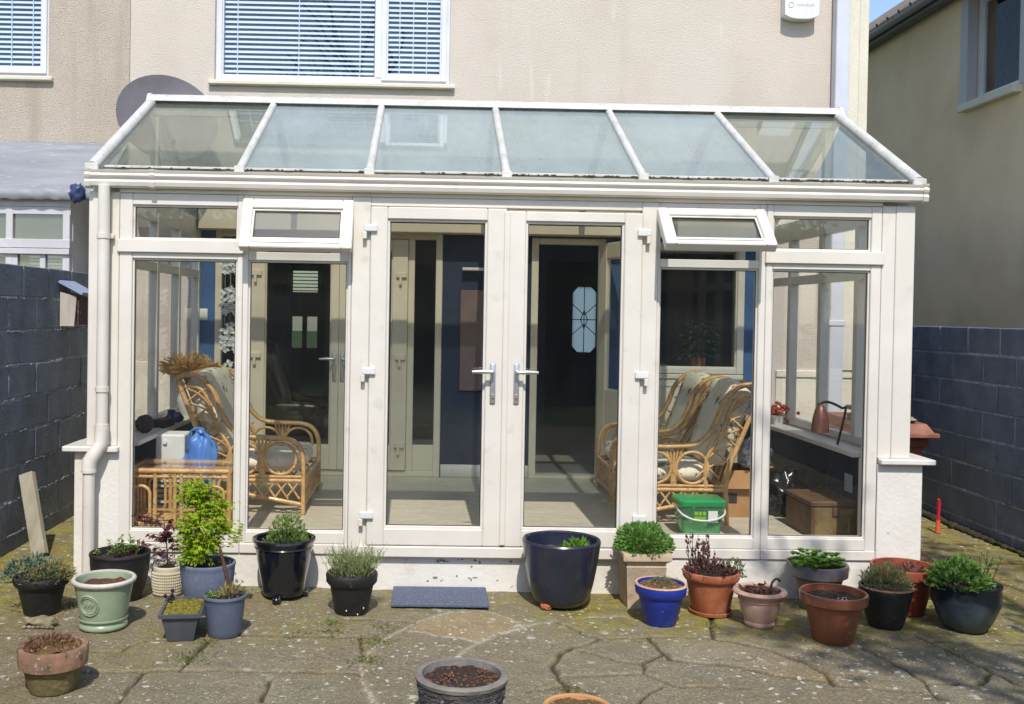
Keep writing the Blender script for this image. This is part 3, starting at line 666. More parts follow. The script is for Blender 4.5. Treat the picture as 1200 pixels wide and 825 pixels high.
# ------------------------------------------------------------------ neighbour house on the right
nr=thing('tan_house','tan rendered gable house in shade beyond the right block wall','house',(7.5,12,0))
def wall_x(x0,x1,y0,y1,z0,z1,holes):
    m=wall_holes(y0,y1,z0,z1,holes,0,x1-x0)
    for v in m.bm.verts: v.co=Vector((x0+v.co.y, v.co.x, v.co.z))
    return m
wall_x(5.5,5.8,8.2,17,-.15,5.25,[(9.33,10.27,3.9,4.99)]).build('wall',TANW,nr)
m=MB(); m.box(5.81,10,8.2,8.5,-.15,5.0); m.box(5.81,10,16.7,17,-.15,5.0); m.box(9.7,10,8.51,16.69,-.15,5); m.build('end_wall',TANW,nr)
m=MB(); m.box(5.42,5.82,9.30,10.31,3.82,3.897,.006); sl=m.build('window_sill',CREAMW,nr)
m=MB(); mm=MB(); frame_mb(mm,9.34,10.26,3.9,5.0,0,.07,.07,.07,.08,.06)
for v in mm.bm.verts: v.co=Vector((5.60+v.co.y, v.co.x, v.co.z))
wn=mm.build('window',WHITEP,nr)
m=MB(); m.box(5.64,5.646,9.4,10.2,3.97,4.95); m.build('pane',glass('tan_house_glass',tint=(.8,.82,.84),boost=.35),wn)
m=MB(); m.box(5.75,5.77,9.4,9.75,3.92,4.98); m.box(6.3,6.33,8.6,16.6,3.0,5.2); m.box(5.81,6.29,8.6,16.6,5.17,5.2); m.build('curtain_and_lining',M('grey_curtain',S(140,140,144),S(90,90,96),scale=12,rough=.9,stretch=(1,6,1)),wn)  # curtain, plus a room back panel and ceiling that shut out the sky
RVM=M('white_reveal',S(188,186,190),rough=.8)
m=MB(); m.box(5.49,5.599,10.262,10.40,3.9,4.99,.003); m.box(5.49,5.599,9.2,9.338,3.9,4.99,.003); m.build('window_reveal',RVM,nr)
m=MB(); m.box(5.34,5.499,7.9,17.3,5.055,5.075,.003); m.box(5.322,5.339,7.9,17.3,5.03,5.13,.003); m.build('soffit',FASCIA,nr)
m=MB(); m.prism([(5.27+.05*math.cos(PI+PI*k/10),7.9,5.115+.055*math.sin(PI+PI*k/10)) for k in range(11)],(0,9.4,0)); m.build('gutter',M('grey_gutter',S(126,126,132),rough=.5),nr)
m=MB(); m.hexa([(5.25,7.9,5.12),(5.25,17.3,5.12),(7.75,17.3,6.85),(7.75,7.9,6.85),(5.25,7.9,5.15),(5.25,17.3,5.15),(7.75,17.3,6.93),(7.75,7.9,6.93)])
for k in range(34):
    y=7.95+k*.275; m.tube([(5.23,y,5.145),(7.7,y,6.9)],.03,6)
m.build('roof',TILES,nr)
# ------------------------------------------------------------------ block boundary walls
def block_wall(name,label,x,side,y0,y1,z0,z1):
    t=thing(name,label,'wall',(x,0,0))
    m=MB(); rr=random.Random(int(abs(x)*100)); th=.2
    k=0; z=z1-.215
    while z>z0-.21:
        off=(k%2)*.225; y=y0-off
        while y<y1:
            a=max(y,y0)+.005; b=min(y+.45,y1)-.005
            if b-a>.06 and z+.215>z0:
                j=rr.uniform(-.005,.005); q=rr.uniform(-.002,.002)
                if side>0: m.box(x-th,x+j,a,b,z+.005+q,z+.215+q,.006)
                else: m.box(x+j,x+th,a,b,z+.005+q,z+.215+q,.006)
            y+=.45
        z-=.225; k+=1
    m.build('blockwork',NAVYB if side>0 else NAVYBS,t)
    c=MB(); 
    if side>0: c.box(x-th+.01,x-.006,y0,y1,z0-.1,z1-.004)
    else: c.box(x+.006,x+th-.01,y0,y1,z0-.1,z1-.004)
    c.build('mortar',MORTAR,t)
    rm=MB(); rr2=random.Random(5)
    # crumbs of mortar squeezed from the bed joints
    for i in range(900):
        zz=z1-.22-.225*rr2.randint(0,7)+rr2.gauss(0,.004); yy=rr2.uniform(max(y0,4),y1)
        if zz<z0: continue
        if mnoise.noise(Vector((yy*1.3,zz*5,side*3)))<-.05: continue
        s=rr2.uniform(.004,.012)
        rm.box(x-.006*side-s*.6,x+side*(.002+s*.25),yy-s*rr2.uniform(.8,2.4),yy+s*rr2.uniform(.8,2.4),zz-s*.5,zz+s*.5,.001)
    rm.build('mortar_crumbs',MORTAR,t)
    return t
block_wall('block_wall','navy painted block wall along the left of the patio with plank leaning on it',-2.76,1,-4,W-.01,-.1,1.93)
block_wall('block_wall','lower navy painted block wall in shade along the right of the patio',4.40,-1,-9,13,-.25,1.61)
m=MB()
for k in range(90):
    y=5.2+k*.09; s=R_.uniform(.03,.07)
    m.blob((4.385-s*.3,y,gz(4.4)+.01),(s,s*1.6,s*.5),1,.5,2,k)
rb=m.build('wall_foot_rubble',M('mossy_dirt',S(70,64,40),S(46,42,30),scale=20,rough=1,bump=.6),smooth=180); tag(rb,'line of dark mossy dirt along the foot of the right wall','dirt',kind='stuff')
# ------------------------------------------------------------------ sunroom
sun_=thing('conservatory','white framed glazed sunroom with pitched glass roof behind the pots','conservatory',(.43,F,0))
EV=2.34
# dwarf walls
m=MB(); m.box(-1.83,2.695,F+.012,F+.16,-.12,.205); m.box(-2.10,-1.832,F,F+.27,-.1,.80,.004); m.box(2.697,2.97,F,F+.27,-.14,.79,.004)
m.box(-2.10,-1.98,F+.272,W-.02,-.1,.80); m.box(2.85,2.97,F+.272,W-.02,-.14,.79); m.build('dwarf_wall',PLINTH,sun_)
m=MB(); m.box(-1.978,-1.955,F+.272,W-.02,.252,.758); m.box(2.825,2.848,F+.272,W-.02,.252,.758); m.build('inner_wall',NAVYIN,sun_)
m=MB(); m.box(-2.16,-1.835,F-.045,F+.272,.802,.835,.006); m.box(2.70,3.03,F-.045,F+.272,.792,.825,.006)
m.box(-2.16,-1.80,F+.274,W-.02,.80,.832,.004); m.box(2.66,3.03,F+.274,W-.02,.79,.822,.004); m.build('window_board',CILLW,sun_)
m=MB(); m.box(-1.954,2.824,F+.1,W-.013,.10,.25); m.build('floor',FLOORW,sun_)
m=MB(); rc_=random.Random(8)
for (x0,x1,z0,z1,n) in ((.05,.75,.165,.185,8),(-.3,.1,.17,.185,2),(.0,.5,.03,.09,7),(-1.2,-.6,.165,.185,2),(1.3,1.9,.02,.05,3)):
    for k in range(n):
        m.blob((rc_.uniform(x0,x1),F+.0115,rc_.uniform(z0,z1)),(rc_.uniform(.004,.018),.0016,rc_.uniform(.003,.008)),2,.6,2.5,k+n)
m.build('paint_chips',M('bare_plaster',S(150,138,118),S(116,104,88),scale=30,rough=1),sun_)
# corner posts with cover strips
m=MB()
m.box(-2.03,-1.955,F,F+.1,.836,EV,.004); m.box(-1.954,-1.905,F+.012,F+.1,.836,EV,.003); m.box(-1.904,-1.852,F+.004,F+.1,.836,EV,.003); m.build('corner_post',UPVC,sun_)
m=MB(); m.box(2.695,2.775,F+.004,F+.1,.826,EV,.003); m.box(2.776,2.89,F,F+.1,.826,EV,.004); m.build('corner_post',UPVC,sun_)
# front window bays
def front_bay(x0,x1,vent,side):
    z0,z1=.207,2.335
    m=MB()
    lw=.075 if side=='out' and x0<0 else (.062 if side=='out' else .03)
    return m
FZ0,FZ1=.207,2.335
def bay(x0,x1,gx0,gx1,openvent):
    """one glazed bay: outer frame, transom, lower pane and a fixed top light (or the opening for a top vent)"""
    m=MB(); d=.07; y=F+.004
    m.box(x0,gx0,y,y+d,FZ0,FZ1,.004); m.box(gx1,x1,y,y+d,FZ0,FZ1,.004)
    m.box(gx0,gx1,y+.002,y+d,FZ0+.06,.335,.004); m.box(x0,x1,y-.006,y+d,FZ0,FZ0+.058,.004)
    tz=2.065 if not openvent else 2.0
    m.box(gx0,gx1,y+.002,y+d,1.95,tz,.004); m.box(gx0,gx1,y+.002,y+d,2.267 if not openvent else 2.29,FZ1,.004)
    for (a,b) in ((.335,1.95),) + (() if openvent else ((tz,2.267),)):   # beads
        q=.011
        m.box(gx0-.001,gx0+q,y+.016,y+d-.01,a,b,.003); m.box(gx1-q,gx1+.001,y+.016,y+d-.01,a,b,.003)
        m.box(gx0,gx1,y+.0165,y+d-.01,a-.001,a+q,.003); m.box(gx0,gx1,y+.0165,y+d-.01,b-q,b+.001,.003)
    if not openvent: m.box(x0-.01,x1+.012,y-.018,y,1.985,2.062,.004)
    else:
        m.box(gx0+.03,gx1-.03,y+d,y+d+.03,1.955,2.0,.004)
    o=m.build('window_frame',UPVC,sun_)
    p=MB(); p.box(gx0+.004,gx1-.004,y+.03,y+.036,.34,1.945)
    if not openvent: p.box(gx0+.004,gx1-.004,y+.03,y+.036,tz+.004,2.263)
    p.build('pane',GLASS,o)
    g=MB(); q=.011
    for (a,b) in ((.335,1.95),) + (() if openvent else ((tz,2.267),)):
        g.box(gx0+q,gx0+q+.004,y+.024,y+.029,a+q,b-q); g.box(gx1-q-.004,gx1-q,y+.024,y+.029,a+q,b-q); g.box(gx0+q+.004,gx1-q-.004,y+.024,y+.029,b-q-.004,b-q); g.box(gx0+q+.004,gx1-q-.004,y+.024,y+.029,a+q,a+q+.003)
    g.build('gasket',GASKET,o)
    return o
bay(-1.85,-1.122,-1.774,-1.154,False)
bay(-1.120,-.478,-1.088,-.497,True)
bay(1.347,1.998,1.362,1.957,True)
bay(2.0,2.693,2.039,2.631,False)
# head beam above the doors and bays
m=MB(); m.box(-1.852,2.694,F+.002,F+.075,FZ1+.002,2.43,.003); m.box(-2.03,2.89,F+.076,F+.1,FZ1+.002,2.42); m.build('eaves_beam',UPVC,sun_)
# opening top vents
def vent(x0,x1,zp,ang,ln,lab):
    m=MB(); frame_mb(m,x0,x1,-ln,0,-.03,.06,.062,.062,.062,.062,bev=.006)
    m.box(x0+.07,x1-.07,-.034,-.0301,-ln+.03,-ln+.045,.002)
    o=m.build('vent_window',UPVC,sun_,world=False,label=lab)
    p=MB(); p.box(x0+.06,x1-.06,-.004,.002,-ln+.06,-.06); p.build('pane',glass('vent_glass',tint=(.9,.92,.93),ior=1.5,boost=1.6,wave=.03),o,world=False)
    g=MB(); a=.074; 
    for q in ((x0+a,x0+a+.005,-ln+a,-a),(x1-a-.005,x1-a,-ln+a,-a),(x0+a,x1-a,-ln+a,-ln+a+.004),(x0+a,x1-a,-a-.006,-a)): g.box(q[0],q[1],-.012,-.006,q[2],q[3])
    g.build('gasket',GASKET,o,world=False)
    o.location=(-.43,-.002,zp); o.rotation_euler=(-math.radians(ang),0,0)
    s=MB()
    for xx in (x0+.04,x1-.04):
        s.tube([(xx,.03,-.16),(xx,math.sin(math.radians(ang))*0,-ln*.8)],.006,6)
    s.build('stay_arm',STEEL,o,world=False)
    return o
vent(-1.118,-.466,2.302,25,.325,'top hung vent window propped slightly open')
vent(1.334,1.975,2.285,47,.335,'top hung vent window propped wide open')
# french doors
m=MB(); z1=2.30
m.box(-.476,-.367,F-.004,F+.08,FZ0,FZ1,.004); m.box(1.251,1.346,F-.004,F+.08,FZ0,FZ1,.004); m.box(-.367,1.251,F,F+.08,2.285,FZ1,.003)
m.box(-.43,1.31,F-.03,F+.09,.2,.266,.006); m.build('door_frame',UPVC,sun_)
def leaf(x0,x1,gx0,gx1,ztop,hside):
    m=MB(); y=F-.026; b=.371-.27; 
    frame_mb(m,x0,x1,.27,ztop,y,.075,gx0-x0,x1-gx1,b,ztop-2.206,bev=.006,bead=.014)
    o=m.build('french_door',UPVC,sun_)
    pane_mb(gx0+.005,gx1-.005,.375,2.2,y+.04).build('pane',GLASS,o)
    g=MB(); q=.014
    for c in ((gx0+q,gx0+q+.005,.38,2.19),(gx1-q-.005,gx1-q,.38,2.19),(gx0+q,gx1-q,.371+q,.371+q+.004),(gx0+q,gx1-q,2.206-q-.006,2.206-q)): g.box(c[0],c[1],y+.03,y+.036,c[2],c[3])
    g.build('gasket',GASKET,o)
    hx=(gx1+x1)/2-.012 if hside<0 else (x0+gx0)/2+.012
    handle(o,hx,y,1.313,hside)
    for z in (2.13,1.285,.43):
        h=MB(); xx=x0-.004 if hside<0 else x1+.004
        h.box(xx-.036,xx+.044,y-.02,y-.0005,z,z+.042,.006,2); s=-1 if hside<0 else 1
        h.build('hinge',WHITEP,o)
        h=MB(); h.box(xx+s*.03-.012,xx+s*.03+.012,y-.02,y+.02,z-.045,z-.001,.004); h.build('hinge_pin',UPVC,o)
    return o
leaf(-.365,.441,-.264,.326,2.279,-1)
leaf(.445,1.249,.555,1.142,2.266,1)
m=MB(); m.box(.425,.461,F-.04,F-.027,.28,2.262,.005); m.build('door_astragal',UPVC,sun_)
# side walls: posts, transom, top light, gable glass
def side(x0,x1,xg):
    m=MB(); Y=[F+.10,6.58,7.2,7.82,W-.075]
    for y in Y: m.box(x0,x1,y,y+.06,.836,EV,.003)
    m.box(x0+.003,x1-.003,Y[0],W-.02,.834,.88,.003); m.box(x0+.003,x1-.003,Y[0],W-.02,1.92,1.985,.003); m.box(x0+.003,x1-.003,Y[0],W-.02,2.27,2.42,.003)
    m.box(x0+.003,x1-.003,7.19,7.25,2.42,3.02,.003)
    o=m.build('side_frame',UPVC,sun_)
    p=MB(); p.box(xg,xg+.006,Y[0]+.02,W-.03,.87,2.29); p.prism([(xg,F+.15,2.42),(xg,W-.1,2.42),(xg,7.22,3.06)],(.006,0,0)); p.build('side_pane',GLASS,o)
    return o
side(-2.03,-1.965,-2.0); side(2.825,2.89,2.86)
# roof
EY,EZ=5.97,2.478; PY,PZ=7.22,3.128; BY,BZ=W-.05,2.50
RXS=[-2.02,-1.15,-.38,.437,1.254,2.035,2.915]
def roofpt(t,x,off=0,back=False):
    a=Vector((x,EY,EZ)) if not back else Vector((x,BY,BZ)); b=Vector((x,PY,PZ))
    n=Vector((0,-(PZ-EZ),PY-EY)).normalized() if not back else Vector((0,(PZ-BZ),BY-PY)).normalized()
    return a+(b-a)*t+n*off
m=MB(); k=MB(); kb=MB()
for i,x in enumerate(RXS):
    r=.026 if 0<i<6 else .036
    for back in (False,True):
        P=[roofpt(0.0 if not back else .0,x,.012,back),roofpt(.97,x,.012,back)]
        m.tube(P,r,12); k.hexa([roofpt(0,x-.02,-.05,back),roofpt(0,x+.02,-.05,back),roofpt(.97,x+.02,-.05,back),roofpt(.97,x-.02,-.05,back),roofpt(0,x-.02,-.004,back),roofpt(0,x+.02,-.004,back),roofpt(.97,x+.02,-.004,back),roofpt(.97,x-.02,-.004,back)])
        if not back: kb.box(x-r-.004,x+r+.004,EY-.03,EY+.0,EZ-.022,EZ+.03,.004)
m.build('glazing_bar',UPVCD,sun_,smooth=35); k.build('rafter_soffit',UPVC,sun_); kb.build('bar_end',UPVCD,sun_)
for i in range(6):
    x0,x1=RXS[i]+.012,RXS[i+1]-.012
    p=MB(); p.slab(roofpt(.005,x0),roofpt(.005,x1),roofpt(.98,x1),roofpt(.98,x0),.008); p.build('roof_pane',ROOFG if i in (0,5) else ROOFB,sun_)
    p=MB(); p.slab(roofpt(.005,x0,0,True),roofpt(.98,x0,0,True),roofpt(.98,x1,0,True),roofpt(.005,x1,0,True),.008); p.build('roof_pane',BACKG,sun_)
m=MB(); m.prism([(-2.03,PY-.065,PZ+.005),(-2.03,PY-.03,PZ+.052),(-2.03,PY,PZ+.062),(-2.03,PY+.03,PZ+.052),(-2.03,PY+.065,PZ+.005)],(4.955,0,0)); m.box(-2.02,2.915,PY-.02,PY+.02,PZ-.09,PZ-.002); 
for x in (-2.05,2.925): m.prism([(x,PY-.078,PZ-.01),(x,PY-.035,PZ+.058),(x,PY,PZ+.07),(x,PY+.035,PZ+.058),(x,PY+.078,PZ-.01)],(.025,0,0))
m.build('ridge',UPVCD,sun_)
m=MB(); m.box(-1.95,2.85,EY-.008,EY+.014,EZ+.006,EZ+.022,.003); m.box(-1.99,2.89,EY-.025,EY+.13,EZ-.03,EZ-.008,.003); m.build('eaves_trim',UPVCD,sun_)
m=MB(); m.box(-1.95,2.85,EY-.022,EY-.009,EZ+.0,EZ+.006)
rr=random.Random(4)
for i in range(260):
    x=-1.95+4.8*rr.random(); 
    if rr.random()<.25+.6*(x>.3): m.blob((x,EY-.014+rr.uniform(-.006,.006),EZ+.008),(rr.uniform(.004,.02),.006,.007),1,.4,2,i)
m.build('eaves_dirt',M('eaves_moss',S(74,68,50),S(48,44,34),scale=30,rough=1),sun_)
# gutter: stepped profile run
prof=[(.0,0),(-.05,-.002),(-.075,-.012),(-.095,-.03),(-.1,-.052),(-.108,-.056),(-.11,-.07),(-.104,-.074),(-.104,-.088),(-.114,-.092),(-.114,-.1),(-.1,-.1)]
prof=[(EY-.03,EZ-.016),(EY-.03,EZ-.115),(EY-.065,EZ-.118),(EY-.085,EZ-.108),(EY-.092,EZ-.085),(EY-.083,EZ-.07),(EY-.092,EZ-.062),(EY-.098,EZ-.048),(EY-.085,EZ-.034),(EY-.092,EZ-.026),(EY-.095,EZ-.016)]
m=MB(); m.prism([(-2.02,a,b) for a,b in prof],(4.945,0,0)); m.build('gutter',UPVC,sun_,smooth=30)
m=MB(); pr2=[((a-EY)*1.1+EY,(b-EZ+.06)*1.12+EZ-.06) for a,b in prof]
for x in (-2.035,-1.66,2.905): m.prism([(x,a,b) for a,b in pr2],(.03,0,0))
m.build('gutter_bracket',UPVC,sun_)
# downpipe
pxt=onY(124,300,F-.05)
dx=-1.925
m=MB()
m.tube([(dx,F-.05,EZ-.11),(dx,F-.05,EZ-.2),(dx,F-.05,.93)],.034,16); m.tube([(dx,F-.05,.95),(dx,F-.05,.86),(dx-.02,F-.065,.82),(dx-.055,F-.085,.76),(dx-.06,F-.085,.70)],.041,16)
m.tube([(dx-.06,F-.085,.72),(dx-.06,F-.085,gz(dx)+.0)],.034,16)
for z in (2.06,.94,1.16): m.tube([(dx,F-.05,z),(dx,F-.05,z+.03)],.039,16)
m.tube([(dx-.06,F-.085,.69),(dx-.06,F-.085,.71)],.043,16); m.box(dx-.05,dx+.05,F-.03,F-.002,2.06,2.09,.003)
m.build('downpipe',UPVC,sun_,smooth=40)
# socket
m=MB(); m.box(2.815,2.8245,6.58,6.70,.50,.62,.004); sk=m.build('wall_socket',WHITEP,sun_)
# ------------------------------------------------------------------ satellite dish
dc=onY(196,143,8.12)
dish=thing('satellite_dish','grey oval satellite dish on the house wall above the ridge','satellite dish',(dc.x,W,dc.z))
m=MB(); rings=10; seg=40; ra,rb=.40,.385
for side_,off in ((0,0),(1,.012)):
    g=[[m.bm.verts.new((0,off,0))]]
    for i in range(1,rings+1):
        q=i/rings; g.append([m.bm.verts.new((ra*q*math.cos(2*PI*k/seg),off-.07*q*q,rb*q*math.sin(2*PI*k/seg))) for k in range(seg)])
    for k_ in range(seg): m.bm.faces.new([g[0][0],g[1][k_],g[1][(k_+1)%seg]])
    for i in range(1,rings):
        for k_ in range(seg): m.bm.faces.new([g[i][k_],g[i+1][k_],g[i+1][(k_+1)%seg],g[i][(k_+1)%seg]])
    if side_==0: e0=g[-1]
    else:
        for k_ in range(seg): m.bm.faces.new([e0[k_],e0[(k_+1)%seg],g[-1][(k_+1)%seg],g[-1][k_]])
d=m.build('reflector',DISHM,dish,smooth=60,world=False); d.location=(0,8.1-W,0); d.rotation_euler=(math.radians(-24),math.radians(28),math.radians(12))
m=MB(); m.tube([(0,8.12-W,0),(.03,8.3-W,-.05),(.05,-.01,-.1)],.022,10); m.box(-.02,.12,-.02,-.003,-.22,.02,.004); m.build('wall_bracket',STEEL,dish,world=False)
m=MB(); m.tube([(.03,8.1-W,-.32),(.1,7.85-W,-.36),(.16,7.68-W,-.25)],.012,8); m.blob((.16,7.66-W,-.23),(.03,.05,.03),2,.05); m.build('receiver_arm',BLACKM,dish,world=False)
# ------------------------------------------------------------------ interior things
def smoothpath(P,n=6):
    P=[Vector(p) for p in P]; out=[]
    for i in range(len(P)-1):
        p0=P[max(i-1,0)]; p1=P[i]; p2=P[i+1]; p3=P[min(i+2,len(P)-1)]
        for k in range(n):
            t=k/n; out.append(.5*((2*p1)+(-p0+p2)*t+(2*p0-5*p1+4*p2-p3)*t*t+(-p0+3*p1-3*p2+p3)*t**3))
    out.append(P[-1]); return out
def cushion(m,x0,x1,y0,y1,z0,z1,puff=.04,tilt=None,seed=0):
    cx,cy,cz=(x0+x1)/2,(y0+y1)/2,(z0+z1)/2; n=8; cache={}
    def V(q):
        k=tuple(round(a,4) for a in q)
        if k in cache: return cache[k]
        L=max(abs(a) for a in q); sp=q.normalized()*L
        w=q*.62+sp*.42; kk=1+.03*mnoise.noise(q*2+Vector((seed,0,0)))
        c=Vector((w.x*(x1-x0)/2*kk,w.y*(y1-y0)/2*kk,w.z*(z1-z0)/2*(1+puff*4*(1-min(1,q.x*q.x+q.y*q.y)*.5))))
        if tilt: c=Matrix.Rotation(tilt,3,'Y')@c
        cache[k]=m.bm.verts.new(c+Vector((cx,cy,cz))); return cache[k]
    for ax in range(3):
        for sg in (-1,1):
            for i in range(n):
                for j in range(n):
                    ps=[]
                    for (u,v) in ((i,j),(i+1,j),(i+1,j+1),(i,j+1)):
                        q=[0,0,0]; q[ax]=sg; q[(ax+1)%3]=-1+2*u/n; q[(ax+2)%3]=-1+2*v/n; ps.append(V(Vector(q)))
                    m.bm.faces.new(ps)
def chair(name,label,Wd,group=None):
    t=thing(name,label,'armchair',group=group)
    rear=[(0,.93),(.05,.80),(.13,.60),(.21,.40),(.235,.22),(.22,0)]
    front=[(0,.93),(.07,.955),(.17,.93),(.255,.84),(.30,.72),(.36,.61),(.45,.545),(.60,.53),(.74,.525),(.825,.49),(.868,.41),(.875,.28),(.875,0)]
    for y in (0,Wd):
        m=MB()
        for dy in (-.016,.016):
            m.tube(smoothpath([(a,y+dy,b) for a,b in front],5),.0155,8)
        m.tube(smoothpath([(a,y,b) for a,b in rear],5),.017,8)
        inner=[(.07,.88),(.16,.86),(.215,.78),(.255,.66),(.31,.55),(.36,.47),(.38,.36),(.37,.25)]
        m.tube(smoothpath([(a,y,b) for a,b in inner],4),.0125,7)
        m.tube([(.22,y,.235),(.875,y,.235)],.015,8); m.tube([(.235,y,.262),(.875,y,.262)],.011,8)
        for cx_,cz_,r_ in ((.715,.385,.108),(.465,.385,.108)):
            m.tube([(cx_+r_*math.cos(2*PI*k/24),y,cz_+r_*math.sin(2*PI*k/24)) for k in range(24)],.0115,7,closed=True)
        for k in range(5):   # fan between the rings
            a=.59+(k-2)*.006; m.tube(smoothpath([(a,y,.26),(a+(k-2)*.004,y,.40),(.59+(k-2)*.03,y,.525)],4),.009,6)
        m.tube(smoothpath([(.25,y,.15),(.45,y,.14),(.65,y,.11),(.87,y,.07)],4),.015,8)
        m.build('side_frame',RATTAN,t,smooth=60)
        l=MB()
        for k in range(6):
            x=.36+k*.08; l.tube([(x,y,.235),(x+.09,y,.11)],.0075,6); l.tube([(x+.09,y,.235),(x,y,.12)],.0075,6)
        for k in range(5):   # lattice of the wing
            z=.84-k*.11; x=.045+k*.055
            l.tube(smoothpath([(x-.005,y,z+.03),(x+.10,y,z-.015),(x+.17,y,z-.08)],4),.0075,6); l.tube(smoothpath([(x+.02,y,z-.08),(x+.09,y,z-.02),(x+.155,y,z+.02)],4),.0075,6)
        l.build('lattice',RATTAN,t,smooth=60)
    m=MB()
    for (x,z,r) in ((.0,.93,.017),(.03,.945,.014),(.17,.93,.014),(.235,.25,.016),(.22,.06,.013),(.875,.25,.017),(.875,.07,.014),(.13,.6,.012)): m.tube([(x,0,z),(x,Wd,z)],r,8)
    n=int(Wd/.09)
    for k in range(1,n):
        y=Wd*k/n; m.tube(smoothpath([(0,y,.93),(.05,y,.80),(.13,y,.60),(.235,y,.25)],4),.007,6)
        m.tube([(.875,y,.25),(.875,y,.07)],.007,6)
    for k in range(n-1): m.tube([(.876,Wd*k/n,.24),(.876,Wd*(k+1.5)/n if k<n-1 else Wd,.08)],.006,6); m.tube([(.876,Wd*(k+1.5)/n if k<n-1 else Wd,.24),(.876,Wd*k/n,.08)],.006,6)
    m.build('cross_frame',RATTAN,t,smooth=60)
    m=MB(); cushion(m,.27,.86,.07,Wd-.07,.275,.405,.0); m.build('seat_cushion',CUSH,t,smooth=180)
    m=MB(); cushion(m,.12,.29,.05,Wd-.05,.36,.98,.0,tilt=math.radians(-19)); m.build('back_cushion',CUSH,t,smooth=180)
    return t
c1=chair('rattan_armchair','wide honey rattan armchair with pale cushions behind the glass coffee table',.93)
c1.location=(-1.735,6.87,.25)
c2=chair('rattan_armchair','honey rattan armchair nearest the right window, back towards the brown box',.62,'rattan armchairs facing left')
c2.location=(2.25,7.34,.25); c2.rotation_euler.z=PI
c3=copy_tree(c2); c3['label']='farther rattan armchair by the inner window, half hidden behind its twin'; c3.location=(2.26,8.14,.25)
# coffee table
ct=thing('rattan_coffee_table','low rattan coffee table with glass top and oval end panels by left pane','coffee table',(-1.52,6.28,.25))
X0,X1,Y0,Y1,ZB,ZT=-1.835,-1.215,6.10,6.46,.25,.665
m=MB()
for y in (Y0,Y1):
    m.tube([(X0,y,ZT),(X1,y,ZT)],.018,8); m.tube([(X0,y,ZT-.035),(X1,y,ZT-.035)],.011,8); m.tube([(X0,y,ZB+.05),(X1,y,ZB+.05)],.016,8); m.tube([(X0,y,ZB+.085),(X1,y,ZB+.085)],.010,8)
    for x in (X0,X0+.17,X0+.29,X1-.29,X1-.17,X1): m.tube([(x,y,ZB),(x,y,ZT)],.017 if x in (X0,X1) else .013,8)
    for xc in (X0+.085,X1-.085):
        pts=[]
        for k in range(24):
            a=2*PI*k/24; pts.append((xc+.055*math.cos(a),y,(ZB+ZT)/2+(.06 if math.sin(a)>0 else -.06)+.055*math.sin(a)))
        m.tube(pts,.0105,7,closed=True)
for x in (X0,X1):
    for z in (ZT,ZT-.035,ZB+.05): m.tube([(x,Y0,z),(x,Y1,z)],.015,8)
    for k in range(1,5): m.tube([(x,Y0+(Y1-Y0)*k/5,ZB+.05),(x,Y0+(Y1-Y0)*k/5,ZT)],.01,7)
m.build('cane_frame',RATTAN,ct,smooth=60)
m=MB(); m.box(X0-.01,X1+.01,Y0-.015,Y1+.015,ZT+.019,ZT+.027,.002); m.build('glass_top',GLASS,ct)
m=MB(); m.box(X0+.02,X1-.02,Y0+.02,Y1-.02,ZB+.11,ZB+.12); m.build('lower_shelf',RATTAN,ct)
# white cabinet and blue bag
m=MB(); m.box(-1.815,-1.62,6.64,6.86,.25,.82,.012,2); m.tube([(-1.75,6.638,.77),(-1.75,6.625,.77)],.014,10)
wc=thing('white_heater','white boxy portable heater with a round knob behind the coffee table','heater',(-1.72,6.75,.25))
m.build('casing',WHITEP,wc)
m=MB()
for k in range(8): m.box(-1.80,-1.64,6.632,6.6385,.32+k*.035,.33+k*.035)
m.build('grille',GASKET,wc)
bb=thing('blue_bag','crumpled shiny blue plastic bag standing beside the white heater','bag',(-1.52,6.66,.25))
m=MB(); m.blob((-1.52,6.66,.50),(.115,.085,.34),4,.35,2.2,3,flat=.72); m.build('sack',BLUEB,bb,smooth=180)
m=MB(); m.tube(smoothpath([(-1.60,6.64,.72),(-1.58,6.62,.84),(-1.50,6.62,.86),(-1.46,6.64,.72)],5),.008,6); m.build('strap',BLUEB,bb)
# dried flowers in a vase
dv=thing('dried_flower_vase','white vase of straw coloured dried grasses on the left sill','vase',(-1.86,7.75,.832))
m=MB(); m.lathe([(.05,0),(.085,.06),(.095,.13),(.06,.22),(.045,.25),(.04,.25),(.05,.21)],28,c=(-1.86,7.75,.832)); m.build('vase',WHITEP,dv,smooth=50)
m=MB()
for i in range(230):
    a=R_.uniform(0,2*PI); sp=R_.uniform(.05,1)**.6; b=Vector((-1.86,7.75,1.07)); tip=b+Vector((.24*sp*math.cos(a),.2*sp*math.sin(a),.06+R_.uniform(.06,.2)*(1.2-sp*.6)))
    mid=b.lerp(tip,.5)+Vector((0,0,.05)); m.tube([b,mid,tip],[.002,.0025,.006],4,cap=False)
    for j in range(3): m.leaf(b.lerp(tip,.6+.15*j),(tip-b)+Vector((R_.gauss(0,.08),R_.gauss(0,.08),R_.gauss(0,.08))),(R_.gauss(0,1),R_.gauss(0,1),1),.05,.014)
m.build('dried_grass',leafmat('straw',S(226,192,132),S(198,156,92)),dv)
